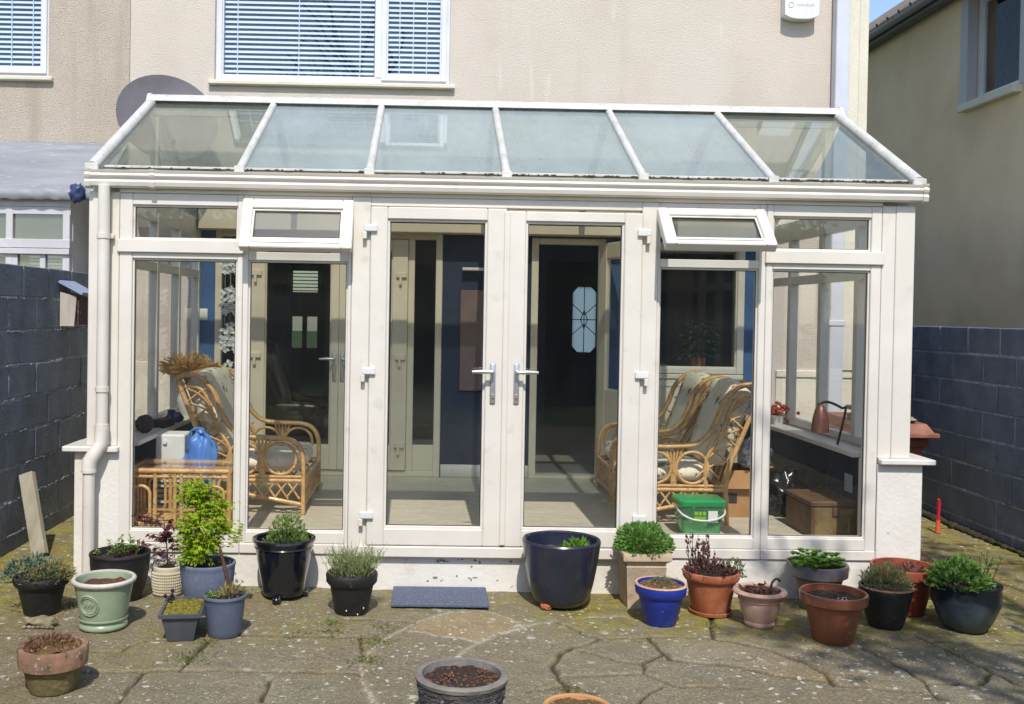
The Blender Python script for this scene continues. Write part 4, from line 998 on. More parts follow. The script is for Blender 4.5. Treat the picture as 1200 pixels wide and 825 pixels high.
# sill ornaments
def solo(name,mb,mat,loc,label,cat,smooth=60):
    o=mb.build(name,mat,smooth=smooth,loc=loc); return tag(o,label,cat)
m=MB(); m.blob((-1.88,6.62,.892),(.06,.06,.06),3,.12,5,2); solo('wicker_ball',m,M('dark_wicker',S(74,50,46),S(44,30,30),scale=40,rough=.8,bump=1,bscale=60),(-1.88,6.62,.832),'dark wicker ball resting on the left window sill','ornament')
m=MB(); m.tube([(-1.9,6.9,.86),(-1.86,7.02,.865)],.03,12); m.tube([(-1.84,6.88,.86),(-1.80,7.0,.865)],.03,12); m.box(-1.89,-1.81,6.93,6.97,.85,.885,.006); solo('binoculars',m,BLACKM,(-1.85,6.95,.832),'small black binoculars lying on the left window sill','binoculars')
m=MB(); m.lathe([(.045,0),(.05,.03),(.03,.05),(.028,.08),(.035,.085)],20,c=(-1.88,7.3,.832)); m.blob((-1.83,7.25,.87),(.05,.04,.04),2,.2); solo('blue_glass_dish',m,M('blue_glass',S(44,60,110),rough=.15),(-1.88,7.3,.832),'small dark blue glass dish on the left window sill','dish')
# garland of petals
gl=thing('petal_garland','string of white paper petals hanging before the dark door glass','garland',(-1.70,8.42,2.2))
m=MB()
for (gx,n,z0) in ((-1.735,15,2.13),(-1.69,17,2.15),(-1.645,15,2.13)):
    z=z0
    for i in range(n):
        for j in range(6):
            a=j*PI/3+R_.random(); m.leaf((gx+R_.gauss(0,.008),8.42,z),(math.cos(a),.45*R_.gauss(0,1),math.sin(a)*.7-.2),(0,-1,.2),.046,.036)
        z-=.040+R_.uniform(0,.02)+ (.12 if i%4==3 else 0)
m.build('petals',leafmat('paper_petals',S(236,236,234),S(216,216,214),trans=.2),gl)
m=MB(); 
for gx in (-1.735,-1.69,-1.645): m.tube([(gx,8.425,2.30),(gx,8.425,1.42)],.0015,4)
m.build('thread',WHITEP,gl)
m=MB(); m.box(-2.0,-1.90,W-.03,W-.0125,1.56,1.66,.004); solo('wall_thermostat',m,WHITEP,(-1.95,W,1.6),'small white thermostat on the blue strip of wall','thermostat')
# poster and shelf on inner wall
ps=thing('poster','faded brown poster on the shaded blue wall between the two doors','poster',(.47,W-.02,1.4))
m=MB(); m.box(.25,.70,W-.03,W-.013,.995,1.855,.003); m.build('board',POSTER,ps)
m=MB(); m.box(.47,.66,W-.033,W-.0302,1.45,1.78); m.build('picture',POSTER2,ps)
m=MB(); m.box(.26,.72,W-.09,W-.013,2.02,2.045,.003); solo('wall_shelf',m,UPVC,(.5,W,2.03),'thin white shelf on the blue wall above the poster','shelf')
m=MB(); m.box(.10,.85,W-.03,W-.013,.252,.36,.003); solo('skirting_board',m,UPVC,(.5,W,.25),'white skirting board on the wall beneath the poster','skirting')
# leather chair in the room
lc=thing('leather_recliner','dark leather recliner seen through the left inner door','armchair',(-1.25,9.7,.245))
m=MB(); cushion(m,-1.62,-.98,9.4,10.0,.36,.64,.02); cushion(m,-1.66,-1.42,9.38,10.02,.55,1.36,0,tilt=math.radians(-14)); m.build('seat',LEATHER,lc,smooth=180)
m=MB(); cushion(m,-1.6,-1.0,9.28,9.40,.45,.80,0); cushion(m,-1.6,-1.0,10.0,10.12,.45,.80,0); m.build('arm',LEATHER,lc,smooth=180)
m=MB(); m.tube([(-1.3,9.7,.246),(-1.3,9.7,.42)],.04,12); m.lathe([(.26,0),(.26,.03),(.05,.05)],24,c=(-1.3,9.7,.246)); m.build('base',BLACKM,lc)
# house plant in the inner window
hp=thing('house_plant','leafy green house plant standing behind the inner window','house plant',(2.36,9.0,1.17))
m=MB(); m.box(1.8,2.68,W+.302,W+.55,1.13,1.168,.004); m.build('sill_shelf',UPVC,hp)
m=MB(); m.lathe([(.05,0),(.07,.12),(.065,.12),(.06,.1)],20,c=(2.42,8.98,1.169)); m.build('pot',TERRA,hp)
m=MB()
for i in range(170):
    a=R_.uniform(0,2*PI); r=R_.uniform(.02,.17); z=1.28+R_.uniform(0,.33); m.leaf((2.42+r*math.cos(a)*.8,8.98+r*math.sin(a)*.6,z),(math.cos(a),math.sin(a),R_.uniform(-.5,.4)),(0,0,1),.09,.045)
m.build('foliage',leafmat('house_leaf',S(70,110,60),S(44,80,40)),hp)
# lamp on chest
ch=thing('wooden_chest','low brown wooden chest on the floor by the right pane','chest',(2.6,6.55,.25))
def rotbox(m,cx,cy,hx,hy,z0,z1,a,bev=0):
    b=MB(); b.box(-hx,hx,-hy,hy,z0,z1,bev)
    for v in b.bm.verts:
        x,y=v.co.x,v.co.y; v.co.x=cx+x*math.cos(a)-y*math.sin(a); v.co.y=cy+x*math.sin(a)+y*math.cos(a)
    me=bpy.data.meshes.new('t'); b.bm.to_mesh(me); m.bm.from_mesh(me); b.bm.free(); bpy.data.meshes.remove(me)
m=MB(); rotbox(m,2.60,6.55,.15,.23,.25,.455,0,.006); m.build('body',CHESTM,ch)
m=MB(); rotbox(m,2.60,6.55,.157,.237,.457,.49,0,.006); m.build('lid',CHESTM,ch)
m=MB(); rotbox(m,2.60,6.316,.135,.004,.262,.45,0,.002); m.build('front_panel',CHESTF,ch)
m=MB(); 
for x in (2.455,2.745): m.box(x-.012,x+.012,6.3,6.33,.25,.452,.003)
m.box(2.58,2.62,6.300,6.312,.40,.455,.002); m.build('corner_strap',CHESTM,ch)
lp=thing('desk_lamp','bent black metal lamp with copper brown shade standing on the chest','lamp',(2.56,6.6,.49))
A=onY(968,570,6.6); B=onY(990,486,6.6); B2=onY(986,478,6.6); T=onY(970,471,6.55); S0=onY(959,474,6.5); S1=onY(961,507,6.5)
m=MB(); m.tube(smoothpath([A,B,B2,T,S0],6),.0085,8)
for a in (.3,2.4,4.5): m.tube([Vector(A)+Vector((0,0,.03)),Vector((A.x+.1*math.cos(a),A.y+.1*math.sin(a),.495))],.005,7)
m.build('stand',BLACKM,lp,smooth=60)
m=MB(); hh=S0.z-S1.z
m.lathe([(.008,0),(.02,-.012),(.036,-.04),(.05,-.1),(.058,-hh),(.054,-hh),(.046,-.1),(.03,-.04)],28,c=(S1.x,S1.y,S0.z+.005),cap0=True); m.build('lamp_shade',SHADEM,lp,smooth=50)
# cardboard box, green tub, bags, flowers
cb=thing('cardboard_box','open brown cardboard box on the floor behind the green tub','box',(2.2,7.05,.25))
m=MB(); x0,x1,y0,y1=2.075,2.30,6.98,7.36
m.box(x0,x1,y0,y0+.006,.252,.58); m.box(x0,x1,y1-.006,y1,.252,.58); m.box(x0,x0+.006,y0+.007,y1-.007,.252,.58); m.box(x1-.006,x1,y0+.007,y1-.007,.252,.58); m.box(x0,x1,y0,y1,.2505,.2515); m.build('carton',BOXC,cb)
m=MB(); m.slab((x0,y0,.582),(x1,y0,.582),(x1,y0-.05,.46),(x0,y0-.05,.46),.004); m.slab((x1+.001,y0,.582),(x1+.001,y1,.582),(x1+.13,y1,.61),(x1+.13,y0,.61),.004); m.build('flap',BOXC,cb)
m=MB(); m.box(x0+.04,x0+.10,y0-.003,y0-.0005,.35,.42); m.build('hand_hole',GASKET,cb)
tb=thing('plastic_tub','clear green plastic tub with bright green lid and white handle','tub',(1.76,6.45,.25))
m=MB()
def rrect(w,d,r,z,n=5):
    o=[]
    for (sx,sy,a0) in ((1,1,0),(-1,1,PI/2),(-1,-1,PI),(1,-1,1.5*PI)):
        for k in range(n+1):
            a=a0+PI/2*k/n; o.append((1.76+sx*(w-r)+r*math.cos(a),6.45+sy*(d-r)+r*math.sin(a),z))
    return o
def loft(m,rings,cap=True):
    V=[[m.bm.verts.new(p) for p in r] for r in rings]; n=len(V[0])
    for i in range(len(V)-1):
        for k in range(n): m.bm.faces.new([V[i][k],V[i][(k+1)%n],V[i+1][(k+1)%n],V[i+1][k]])
    if cap: m.bm.faces.new(V[0][::-1]); m.bm.faces.new(V[-1])
loft(m,[rrect(.12,.10,.03,.252),rrect(.145,.12,.035,.445)]); m.build('tub_body',TUBG,tb,smooth=40)
m=MB(); loft(m,[rrect(.152,.127,.04,.447),rrect(.155,.13,.04,.475),rrect(.145,.12,.035,.485)]); m.build('lid',TUBLID,tb,smooth=40)
m=MB(); m.tube(smoothpath([(1.608,6.45,.44),(1.62,6.34,.40),(1.70,6.31,.365),(1.82,6.31,.365),(1.90,6.34,.40),(1.912,6.45,.44)],6),.006,8); m.build('handle',WHITEP,tb,smooth=60)
m=MB(); m.box(1.79,1.85,6.325,6.3275,.345,.42); m.build('white_label',WHITEP,tb)
m=MB(); 
for k in range(3): m.box(1.70+k*.027,1.722+k*.027,6.3255,6.3275,.39,.415)
m.box(1.70,1.776,6.3255,6.3275,.365,.383); m.build('green_lettering',M('lime_print',S(120,180,50),rough=.5),tb)
m=MB(); m.box(1.645,1.875,6.36,6.54,.2535,.34); m.build('contents',M('tub_contents',S(110,170,130),S(150,160,120),scale=20,rough=.9),tb)
m=MB(); m.blob((2.30,7.0,.70),(.10,.1,.11),4,.5,3,9); solo('clear_plastic_bag',m,CLEARB,(2.3,7.0,.59),'crumpled clear plastic bag on top of the cardboard box','bag',180)
m=MB(); m.blob((2.55,7.15,.39),(.15,.17,.19),4,.4,2.4,5,flat=.73); solo('black_bin_bag',m,BLACKB,(2.55,7.15,.25),'shiny black bin bag on the floor behind the chest','bag',180)
m=MB(); m.lathe([(.07,0),(.09,.16),(.084,.16),(.075,.13)],24,c=(2.70,7.3,.25)); m.lathe([(.06,.16),(.08,.31),(.074,.31)],24,c=(2.70,7.3,.25)); solo('stacked_plastic_pot',m,GREYPL,(2.7,7.3,.25),'grey plastic flower pots stacked beside the black bag','pot')
fp=thing('flower_trough','small pot of orange and red flowers on the right sill','flowers',(2.75,7.85,.822))
m=MB(); m.lathe([(.045,0),(.06,.07),(.055,.07)],20,c=(2.75,7.85,.823)); m.build('pot',WHITEP,fp)
m=MB()
for i in range(40): m.blob((2.75+R_.gauss(0,.05),7.85+R_.gauss(0,.06),.93+R_.gauss(0,.03)),.016,1,.2)
m.build('blooms',M('orange_bloom',S(206,96,50),S(190,50,40),scale=20,rough=.7),fp)
m=MB()
for i in range(60): m.leaf((2.75+R_.gauss(0,.04),7.85+R_.gauss(0,.05),.89+R_.uniform(0,.06)),(R_.gauss(0,1),R_.gauss(0,1),.3),(0,0,1),.05,.025)
m.build('foliage',leafmat('bloom_leaf',S(90,120,60),S(60,90,40)),fp)
# ------------------------------------------------------------------ outdoor small things
bx=thing('bird_box','white sided bird box with blue grey sloping roof on the left wall','bird box',(-2.7,7.5,1.6))
a=onY(71,382,7.45); b=onY(90,348,7.45); 
xl,xr,zl,zh=-2.752,b.x,a.z,b.z+.015
m=MB(); m.hexa([(xl,7.45,zl),(xr-.02,7.45,zl),(xr-.02,7.68,zl),(xl,7.68,zl),(xl,7.45,zh+.02),(xr,7.45,zh-.01),(xr,7.68,zh-.01),(xl,7.68,zh+.02)]); m.build('box_body',M('weathered_white_wood',S(198,190,182),S(176,166,156),scale=14,rough=.85,stretch=(1,1,.2),speck=[(18,.62,.72,S(120,108,98))]),bx)
m=MB(); m.box(xr+.001,xr+.012,7.46,7.67,zl+.01,zh-.015); m.build('front_board',M('dark_stained_board',S(90,66,60),S(62,48,46),scale=16,rough=.8,speck=[(20,.6,.68,S(140,96,88))]),bx)
m=MB(); m.slab((xl,7.41,zh+.09),(xl,7.72,zh+.09),(xr+.05,7.72,zh+.0),(xr+.05,7.41,zh+.0),-.02); m.build('roof',M('blue_grey_roofing',S(150,164,190),S(134,148,176),scale=8,rough=.6),bx)
pk0=onG(47,652); tb_=onY(25,556,6.70)
m=MB(); pb=Vector((pk0.x,pk0.y,gz(pk0.x)+.01)); pt=Vector((-2.70,pk0.y+.22,tb_.z)); 
dv_=(pt-pb).normalized(); wv_=Vector((dv_.z,-.15,-dv_.x)).normalized()*.05; nv=dv_.cross(wv_).normalized()*.018
m.hexa([pb-wv_-nv,pb+wv_-nv,pb+wv_+nv,pb-wv_+nv,pt-wv_-nv,pt+wv_-nv,pt+wv_+nv,pt-wv_+nv]); solo('timber_plank',m,TIMBER,tuple(pb),'pale grey timber plank leaning against the left block wall','plank',None)
st=onG(46,736); m=MB()
m.blob((st.x,st.y+.03,gz(st.x)+.022),(.075,.05,.03),3,.35,2.5,3,flat=.6); 
for k in range(7): m.blob((st.x-.07+.023*k,st.y-.012,gz(st.x)+.008),(.014,.012,.01),1,.3,2,k)
solo('flat_stone',m,M('pale_stone',S(150,142,112),S(104,98,76),scale=18,rough=.95,bump=.5),(st.x,st.y,gz(st.x)),'pale lumpy flat stone lying in front of the black sedum pot','stone',180)
mt=onG(458,712); mt2=onG(573,713)
m=MB(); m.box(mt.x,mt2.x,mt.y,F-.002,gz(.1)+.006,gz(.1)+.024,.004); solo('door_mat',m,MATM,(0,mt.y+.2,0),'speckled blue grey rubber mat laid before the french doors','mat',None)
# wheelie bin
bn=thing('wheelie_bin','brown wheelie bin tucked behind the right corner of the sunroom','bin',(3.27,7.2,gz(3.27)))
zb=gz(3.27)
m=MB(); m.hexa([(3.09,7.08,zb+.08),(3.40,7.08,zb+.08),(3.40,7.5,zb+.08),(3.09,7.5,zb+.08),(3.02,6.98,zb+.86),(3.50,6.98,zb+.86),(3.50,7.58,zb+.86),(3.02,7.58,zb+.86)]); m.box(3.0,3.52,6.96,7.6,zb+.80,zb+.87,.008); m.build('body',BINB,bn)
m=MB(); m.hexa([(2.98,6.90,zb+.875),(3.56,6.90,zb+.875),(3.56,7.62,zb+.875),(2.98,7.62,zb+.875),(3.02,6.96,zb+.965),(3.50,6.96,zb+.965),(3.50,7.58,zb+.985),(3.02,7.58,zb+.985)]); m.box(2.97,3.565,6.89,7.63,zb+.872,zb+.905,.006); m.build('lid',BINLID,bn)
for y in (3.07,3.42):
    m=MB(); m.tube([(y-.03,7.5,zb+.1),(y+.03,7.5,zb+.1)],.1,20); m.build('wheel',BLACKP,bn)
rb_=random.Random(3)
m=MB()
for k in range(9): 
    m.blob((3.28+rb_.uniform(-.2,.17),7.0+rb_.uniform(0,.25),zb+.985+rb_.uniform(0,.035)),(rb_.uniform(.04,.08),rb_.uniform(.03,.06),rb_.uniform(.015,.03)),2,.4,2,k)
solo('stone_rubble',m,RUBBLE,(3.3,7.1,zb+.97),'pale broken stones heaped on the brown bin lid','stones',40)
m=MB(); m.box(3.02,3.36,7.02,7.2,zb+1.045,zb+1.075,.006); solo('slate_slab',m,SLATEP,(3.2,7.1,zb+1.04),'flat dark slate laid over the stones on the bin','slate',None)
# red cane marker
rs=onG(1099,624)
rc=thing('garden_stake','short red plastic stake with an orange foot beside the right wall','stake',(rs.x,rs.y,gz(rs.x)))
m=MB(); m.tube([(rs.x,rs.y,gz(rs.x)+.09),(rs.x+.005,rs.y,gz(rs.x)+.25),(rs.x-.005,rs.y-.01,gz(rs.x)+.27)],[.012,.014,.009],10); m.build('shaft',REDP,rc,smooth=50)
m=MB(); m.lathe([(.024,0),(.02,.03),(.016,.1),(.012,.1)],14,c=(rs.x,rs.y,gz(rs.x))); m.build('foot',ORANGEP,rc,smooth=50)
# ------------------------------------------------------------------ pots
def geom(rl,rr,ry,bl,br,by,clamp=5.925):
    ry-=2.2; q_=(br-bl)*.035; bl+=q_; br-=q_
    cxp=(bl+br)/2; g0=onG(cxp,by); Y=g0.y
    for _ in range(6):
        rb=(br-bl)/2*Y/FPX; Y=g0.y+rb*.92
        R=(rr-rl)/2*Y/FPX
        if Y+R>clamp: Y=clamp-R
    x=onY((rl+rr)/2,ry,Y).x; z0=gz(x)
    return Vector((x,Y,z0)),R,rb,onY((rl+rr)/2,ry,Y).z-z0
def prof_band(R,rb,h,bh=.24,lip=.014,t=.014,bot=0):
    s=R-lip; zb_=h*(1-bh); rs_=rb+(s-rb)*(1-bh)
    return [(rb*.96,0),(rb,.006),(rs_,zb_),(rs_+lip*.9,zb_+.004),(R-.004,zb_+.016),(R,h-.012),(R-.004,h-.002),(R-.010,h),(R-t-.004,h-.003),(R-t-.008,h*.8)]
def prof_plain(R,rb,h,t=.016,curve=.0,roll=.006):
    out=[(rb*.93,0),(rb,.012)]
    n=10
    for i in range(1,n):
        u=i/n; out.append((rb+(R-roll-rb)*u+curve*math.sin(PI*u),.012+(h-.03)*u))
    out+=[(R-roll,h-.022),(R,h-.012),(R-.002,h-.003),(R-.01,h),(R-t,h-.004),(R-t-.006,h*.78)]
    return out
def prof_roll(R,rb,h):
    return [(rb*.95,0),(rb*1.03,.01),(rb*1.03,.02),(rb*.99,.028),(rb+(R-.03-rb)*.72,h*.52),(R-.038,h*.70),(R-.030,h*.715),(R-.030,h*.74),(R-.038,h*.755),(R-.03,h*.86),(R-.008,h*.875),(R,h*.93),(R-.006,h*.985),(R-.02,h),(R-.034,h*.98),(R-.036,h*.8)]
def pot(name,label,cat,g,prof,mat,soil=.88,soilmat=None,seg=56,dome=.0,amp=.012,wob=.0,soilr=None,group='plant pots on the patio'):
    c,R,rb,h=g
    t=thing(name,label,cat,tuple(c),group=group)
    m=MB(); m.lathe(prof,seg,c=tuple(c),wob=wob); o=m.build('pot',mat,t,smooth=38)
    m=MB(); m.disc(tuple(c),soilr or (R-.022),z=h*soil,amp=amp,seed=R*100,dome=dome); m.build('soil',soilmat or SOIL,t,smooth=180)
    return t
rnd=random.Random(21)
def foliage_hummock(m,c,rx,rz,n,l,w,rng,updir=.5,zmin=0):
    for i in range(n):
        while True:
            p=Vector((rng.uniform(-1,1),rng.uniform(-1,1),rng.uniform(0,1)))
            if p.length<=1: break
        p=p.normalized()*(p.length**.45)
        kk=1+.28*mnoise.noise(p*2.6+Vector((c[0]*9,c[1]*9,c[2])))
        q=Vector((c[0]+p.x*rx*kk,c[1]+p.y*rx*kk,c[2]+p.z*rz*kk))
        d=Vector((p.x,p.y,p.z*.8+updir))+Vector((rng.gauss(0,.35),rng.gauss(0,.35),rng.gauss(0,.35)))
        m.leaf(q,d,(rng.gauss(0,1),rng.gauss(0,1),1),l*rng.uniform(.7,1.3),w*rng.uniform(.7,1.3))
def stems(m,c,n,r,h,rng,rad=.002,lean=.5,curl=0):
    tips=[]
    for i in range(n):
        a=rng.uniform(0,2*PI); q=rng.uniform(0,r); b=Vector((c[0]+q*math.cos(a),c[1]+q*math.sin(a),c[2]))
        hh=h*rng.uniform(.6,1.1); tip=b+Vector((math.cos(a)*hh*lean*rng.uniform(.2,1),math.sin(a)*hh*lean*rng.uniform(.2,1),hh))
        mid=b.lerp(tip,.5)+Vector((rng.gauss(0,.08*h),rng.gauss(0,.08*h),.04*h))
        m.tube([b,mid,tip],[rad,rad*.85,rad*.5],5,cap=False); tips.append((b,mid,tip))
    return tips
G_SED1=leafmat('sedum_blue',S(118,140,116),S(86,112,92)); G_SED2=leafmat('sedum_straw',S(170,160,98),S(134,126,78))
G_ACER=leafmat('acer_lime',S(190,204,44),S(124,162,38),trans=.45); G_RED=leafmat('acer_red',S(108,44,52),S(72,30,38)); G_HERB=leafmat('herb_green',S(142,166,86),S(96,128,56))
G_LAV=leafmat('lavender_grey',S(166,176,122),S(120,142,78)); G_BOX=leafmat('box_green',S(140,180,86),S(78,124,52)); G_ROS=leafmat('rosette_green',S(130,172,60),S(80,126,40))
G_HEA=leafmat('heath_grey',S(142,150,98),S(92,102,62)); G_DARK=leafmat('dark_leaf',S(124,162,74),S(70,108,48)); G_DRY=leafmat('dry_leaf',S(120,80,62),S(84,56,46),trans=.15); G_DRYR=leafmat('dry_purple',S(112,72,70),S(78,50,50),trans=.15)
# 1 sedum pot, far left
g=geom(17,81,676,26,68,723); t=pot('sedum_pot','black round pot of blue green sedum in front of the leaning plank','plant pot',g,prof_band(g[1],g[2],g[3],.26),BLACKP,.9)
c,R,rb,h=g; m=MB(); foliage_hummock(m,(c.x-.05,c.y-.01,c.z+h*.93),R*1.0,.11,520,.028,.012,rnd); m.build('foliage',G_SED1,t)
m=MB(); foliage_hummock(m,(c.x+.06,c.y-.03,c.z+h*.92),R*.8,.085,420,.03,.008,rnd); m.build('dry_foliage',G_SED2,t)
# 2 sage pot with emblem
g=geom(86,158,679,94,147,742); c,R,rb,h=g
pr=prof_plain(R,rb,h,.02,.0,.012); t=pot('sage_pot','sage green glazed pot with pale rim and round emblem, bare soil','plant pot',g,pr,SAGE,.86,SOILR,amp=.02)
m=MB(); m.lathe([(R-.012,h-.024),(R-.001,h-.018),(R+.003,h-.004),(R-.004,h+.004),(R-.018,h+.002),(R-.02,h-.02)],56,c=tuple(c),cap0=False); m.build('rim',SAGER,t,smooth=60)
m=MB(); m.lathe([(rb+.004,.004),(rb+.012,.010),(rb+.012,.024),(rb+.004,.034)],56,c=tuple(c),cap0=False); m.lathe([(rb+.013,.05),(rb+.016,.056),(rb+.013,.062)],56,c=tuple(c),cap0=False); m.build('foot_ring',SAGE,t,smooth=60)
m=MB(); ea=-PI/2-.28; zc=h*.56
def onpot(u,v,off=0):
    z=zc+v; r=rb+(R-.012-rb)*((z-.012)/(h-.03))+.002+off; a=ea+u/r
    return (c.x+r*math.cos(a),c.y+r*math.sin(a),c.z+z)
for rr_,rad in ((.052,.0045),(.042,.003)):
    m.tube([onpot(rr_*math.cos(2*PI*k/28),rr_*math.sin(2*PI*k/28)) for k in range(28)],rad,6,closed=True)
m.build('emblem_ring',SAGE,t,smooth=60); m=MB()
for k in range(9):
    u=-.026+.0065*k; m.tube([onpot(u,-.012+.006*(k%3)),onpot(u+.003,.014-.004*(k%2))],.0028,5)
m.build('emblem_lettering',SAGE,t,smooth=60)
# 3 wide black pot
g=geom(106,176,648,116,168,708); c,R,rb,h=g; t=pot('herb_pot','wide black plastic pot with sparse pale herb against the left pier','plant pot',g,prof_plain(R,rb,h,.012,.012,.005),BLACKP,.86)
m=MB(); tp=stems(m,(c.x,c.y,c.z+h*.86),20,R*.7,.09,rnd,.002); m.build('stem',TWIG,t)
m=MB()
for b,mid,tip in tp:
    for k in range(9): m.leaf(mid.lerp(tip,rnd.uniform(-.6,1)),(rnd.gauss(0,1),rnd.gauss(0,1),.5),(0,0,1),.03,.014)
m.build('foliage',G_HERB,t)
# 4 cream ribbed pot with red acer
g=geom(179,215,664,181,214,701,5.90); c,R,rb,h=g; t=pot('red_acer_pot','small cream ribbed pot holding a thin dark red maple','plant pot',g,prof_plain(R,rb*1.02,h,.012,.006,.003),CREAMP,.9)
m=MB()
for k in range(44):
    a=2*PI*k/44
    for j in range(8):
        z=.02+(h-.04)*j/8; rr_=rb+(R-rb)*(z/h)+.006*math.sin(PI*z/h)
        m.blob((c.x+rr_*math.cos(a),c.y+rr_*math.sin(a),c.z+z),(.006,.006,.010),1,.1)
m.build('ribbing',CREAMP,t,smooth=180)
m=MB(); tr=[(c.x,c.y,c.z+h*.9),(c.x-.01,c.y,c.z+h+.12),(c.x-.03,c.y,c.z+h+.28)]; m.tube(tr,[.006,.004,.002],6)
br=[]
for k in range(15):
    b=Vector(tr[0]).lerp(Vector(tr[2]),rnd.uniform(.25,.95)); e=b+Vector((rnd.uniform(-.16,.13),rnd.uniform(-.1,.06),rnd.uniform(-.02,.1))); m.tube([b,b.lerp(e,.5)+Vector((0,0,.02)),e],[.0025,.002,.001],5); br.append((b,e))
m.build('stem',TWIG,t)
m=MB()
for b,e in br:
    for k in range(12):
        p=b.lerp(e,rnd.uniform(.4,1.05)); d0=Vector((rnd.gauss(0,1),rnd.gauss(0,.6),rnd.uniform(-1,.3)))
        for q in (-.6,0,.6): m.leaf(p,d0+Vector((q,0,q*.4)),(rnd.gauss(0,1),-1,.5),.03,.008)
for k in range(60): m.leaf((c.x+rnd.gauss(0,.04),c.y+rnd.gauss(0,.03),c.z+h+rnd.uniform(0,.06)),(rnd.gauss(0,1),rnd.gauss(0,1),.2),(0,0,1),.03,.012)
m.build('foliage',G_RED,t)
# 5 big grey blue pot with lime acer
g=geom(211,276,660,222,266,722,5.91); c,R,rb,h=g; t=pot('lime_acer_pot','tall grey blue fibre pot with bright lime green maple','plant pot',g,prof_plain(R,rb,h,.016,.012,.004),GREYBL,.9)
m=MB(); hz=c.z+h*.9
m.tube([(c.x-.02,c.y,hz),(c.x-.05,c.y,hz+.2),(c.x-.03,c.y,hz+.42)],[.012,.009,.004],7); brs=[]
for k in range(26):
    z=rnd.uniform(.02,.42); b=Vector((c.x-.02-.03*z/.4,c.y,hz+z)); a=rnd.uniform(0,2*PI); L_=.10+.06*rnd.random()
    e=b+Vector((math.cos(a)*L_,math.sin(a)*L_*.8,rnd.uniform(-.02,.06))); m.tube([b,e],[.004,.0015],5); brs.append(e)
m.build('stem',TWIG,t)
m=MB()
for k in range(44):
    z=.02+.47*rnd.random()**.9; a=rnd.uniform(0,2*PI); q=(.105 if z<.36 else .075)*rnd.uniform(.35,1.05)
    cc=Vector((c.x-.035+q*math.cos(a)+.02*math.sin(z*11),c.y-.02+q*math.sin(a)*.85,hz+z)); sg=rnd.uniform(.018,.036)
    for j in range(rnd.randint(36,74)):
        p=cc+Vector((rnd.gauss(0,sg),rnd.gauss(0,sg),rnd.gauss(0,sg*.8))); d0=Vector((math.cos(a)+rnd.gauss(0,.7),math.sin(a)+rnd.gauss(0,.7),rnd.uniform(-1.1,.4))); ls=rnd.uniform(.6,1.25)
        for qq in (-.7,0,.7): m.leaf(p,d0+Vector((-d0.y*qq,d0.x*qq,0)),(rnd.gauss(0,.5),rnd.gauss(0,.5),1),.03*ls,.010*ls)
for k in range(60):
    p=Vector((c.x+.10+rnd.uniform(0,.08),c.y-.05,hz+.2+rnd.gauss(0,.03)))
    for qq in (-.7,0,.7): m.leaf(p,(1,qq,-.3),(0,0,1),.034,.009)
m.build('foliage',G_ACER,t)
# 6 rectangular trough
A1=onG(200,753); A2=onG(231,750)
tr_=thing('rectangular_planter','small dark grey rectangular planter of yellow moss','planter',(A1.x+.05,A1.y+.08,gz(A1.x)),group='plant pots on the patio')
w0=(A2.x-A1.x)/2; cxr=(A1.x+A2.x)/2-.03; cyr=A1.y+.13; z0=gz(cxr)
def rect(hw,hd,z,rot=.12,cx_=None): 
    o=[]
    for sx,sy in ((-1,-1),(1,-1),(1,1),(-1,1)):
        x,y=sx*hw,sy*hd; o.append(((cx_ or cxr)+x*math.cos(rot)-y*math.sin(rot),cyr+x*math.sin(rot)+y*math.cos(rot),z))
    return o
hT=.145
m=MB(); loft(m,[rect(.062,.115,z0+.002),rect(.088,.145,z0+hT-.02),rect(.102,.158,z0+hT-.018),rect(.104,.160,z0+hT),rect(.09,.147,z0+hT),rect(.085,.142,z0+hT-.03)],cap=True); m.build('trough',DKGREYP,tr_)
m=MB()
for k in range(260):
    x,y=rnd.uniform(-.08,.08),rnd.uniform(-.135,.135); m.blob((cxr+x*math.cos(.12)-y*math.sin(.12),cyr+x*math.sin(.12)+y*math.cos(.12),z0+hT-.012),(.013,.013,.012),1,.3,3,k)
m.build('moss',MOSSY,tr_,smooth=180)
m=MB(); tp=stems(m,(cxr-.07,cyr+.08,z0+hT-.02),4,.02,.06,rnd,.003); 
for b,mid,tip in tp: m.blob(tip,.012,1,.3)
m.build('dead_stem',BLACKP,tr_)
# 7 slate bucket
g=geom(238,289,698,241,283,749); c,R,rb,h=g; t=pot('bucket_pot','slate grey bucket pot with one bare upright stick','plant pot',g,prof_plain(R,rb,h,.01,.0,.007),GREYPL,.93,amp=.02)
m=MB(); m.tube([(c.x+.02,c.y+.02,c.z+h*.9),(c.x,c.y+.02,c.z+h+.1),(c.x-.03,c.y+.03,c.z+h+.21),(c.x-.035,c.y+.03,c.z+h+.235)],[.011,.010,.009,.004],7); m.build('bare_stick',TWIG,t,smooth=60)
m=MB(); foliage_hummock(m,(c.x+.03,c.y-.02,c.z+h*.93),.045,.05,70,.04,.014,rnd); m.build('dry_foliage',G_SED2,t)
m=MB(); foliage_hummock(m,(c.x-.04,c.y-.02,c.z+h*.92),.05,.02,60,.022,.01,rnd); m.build('foliage',G_HERB,t)
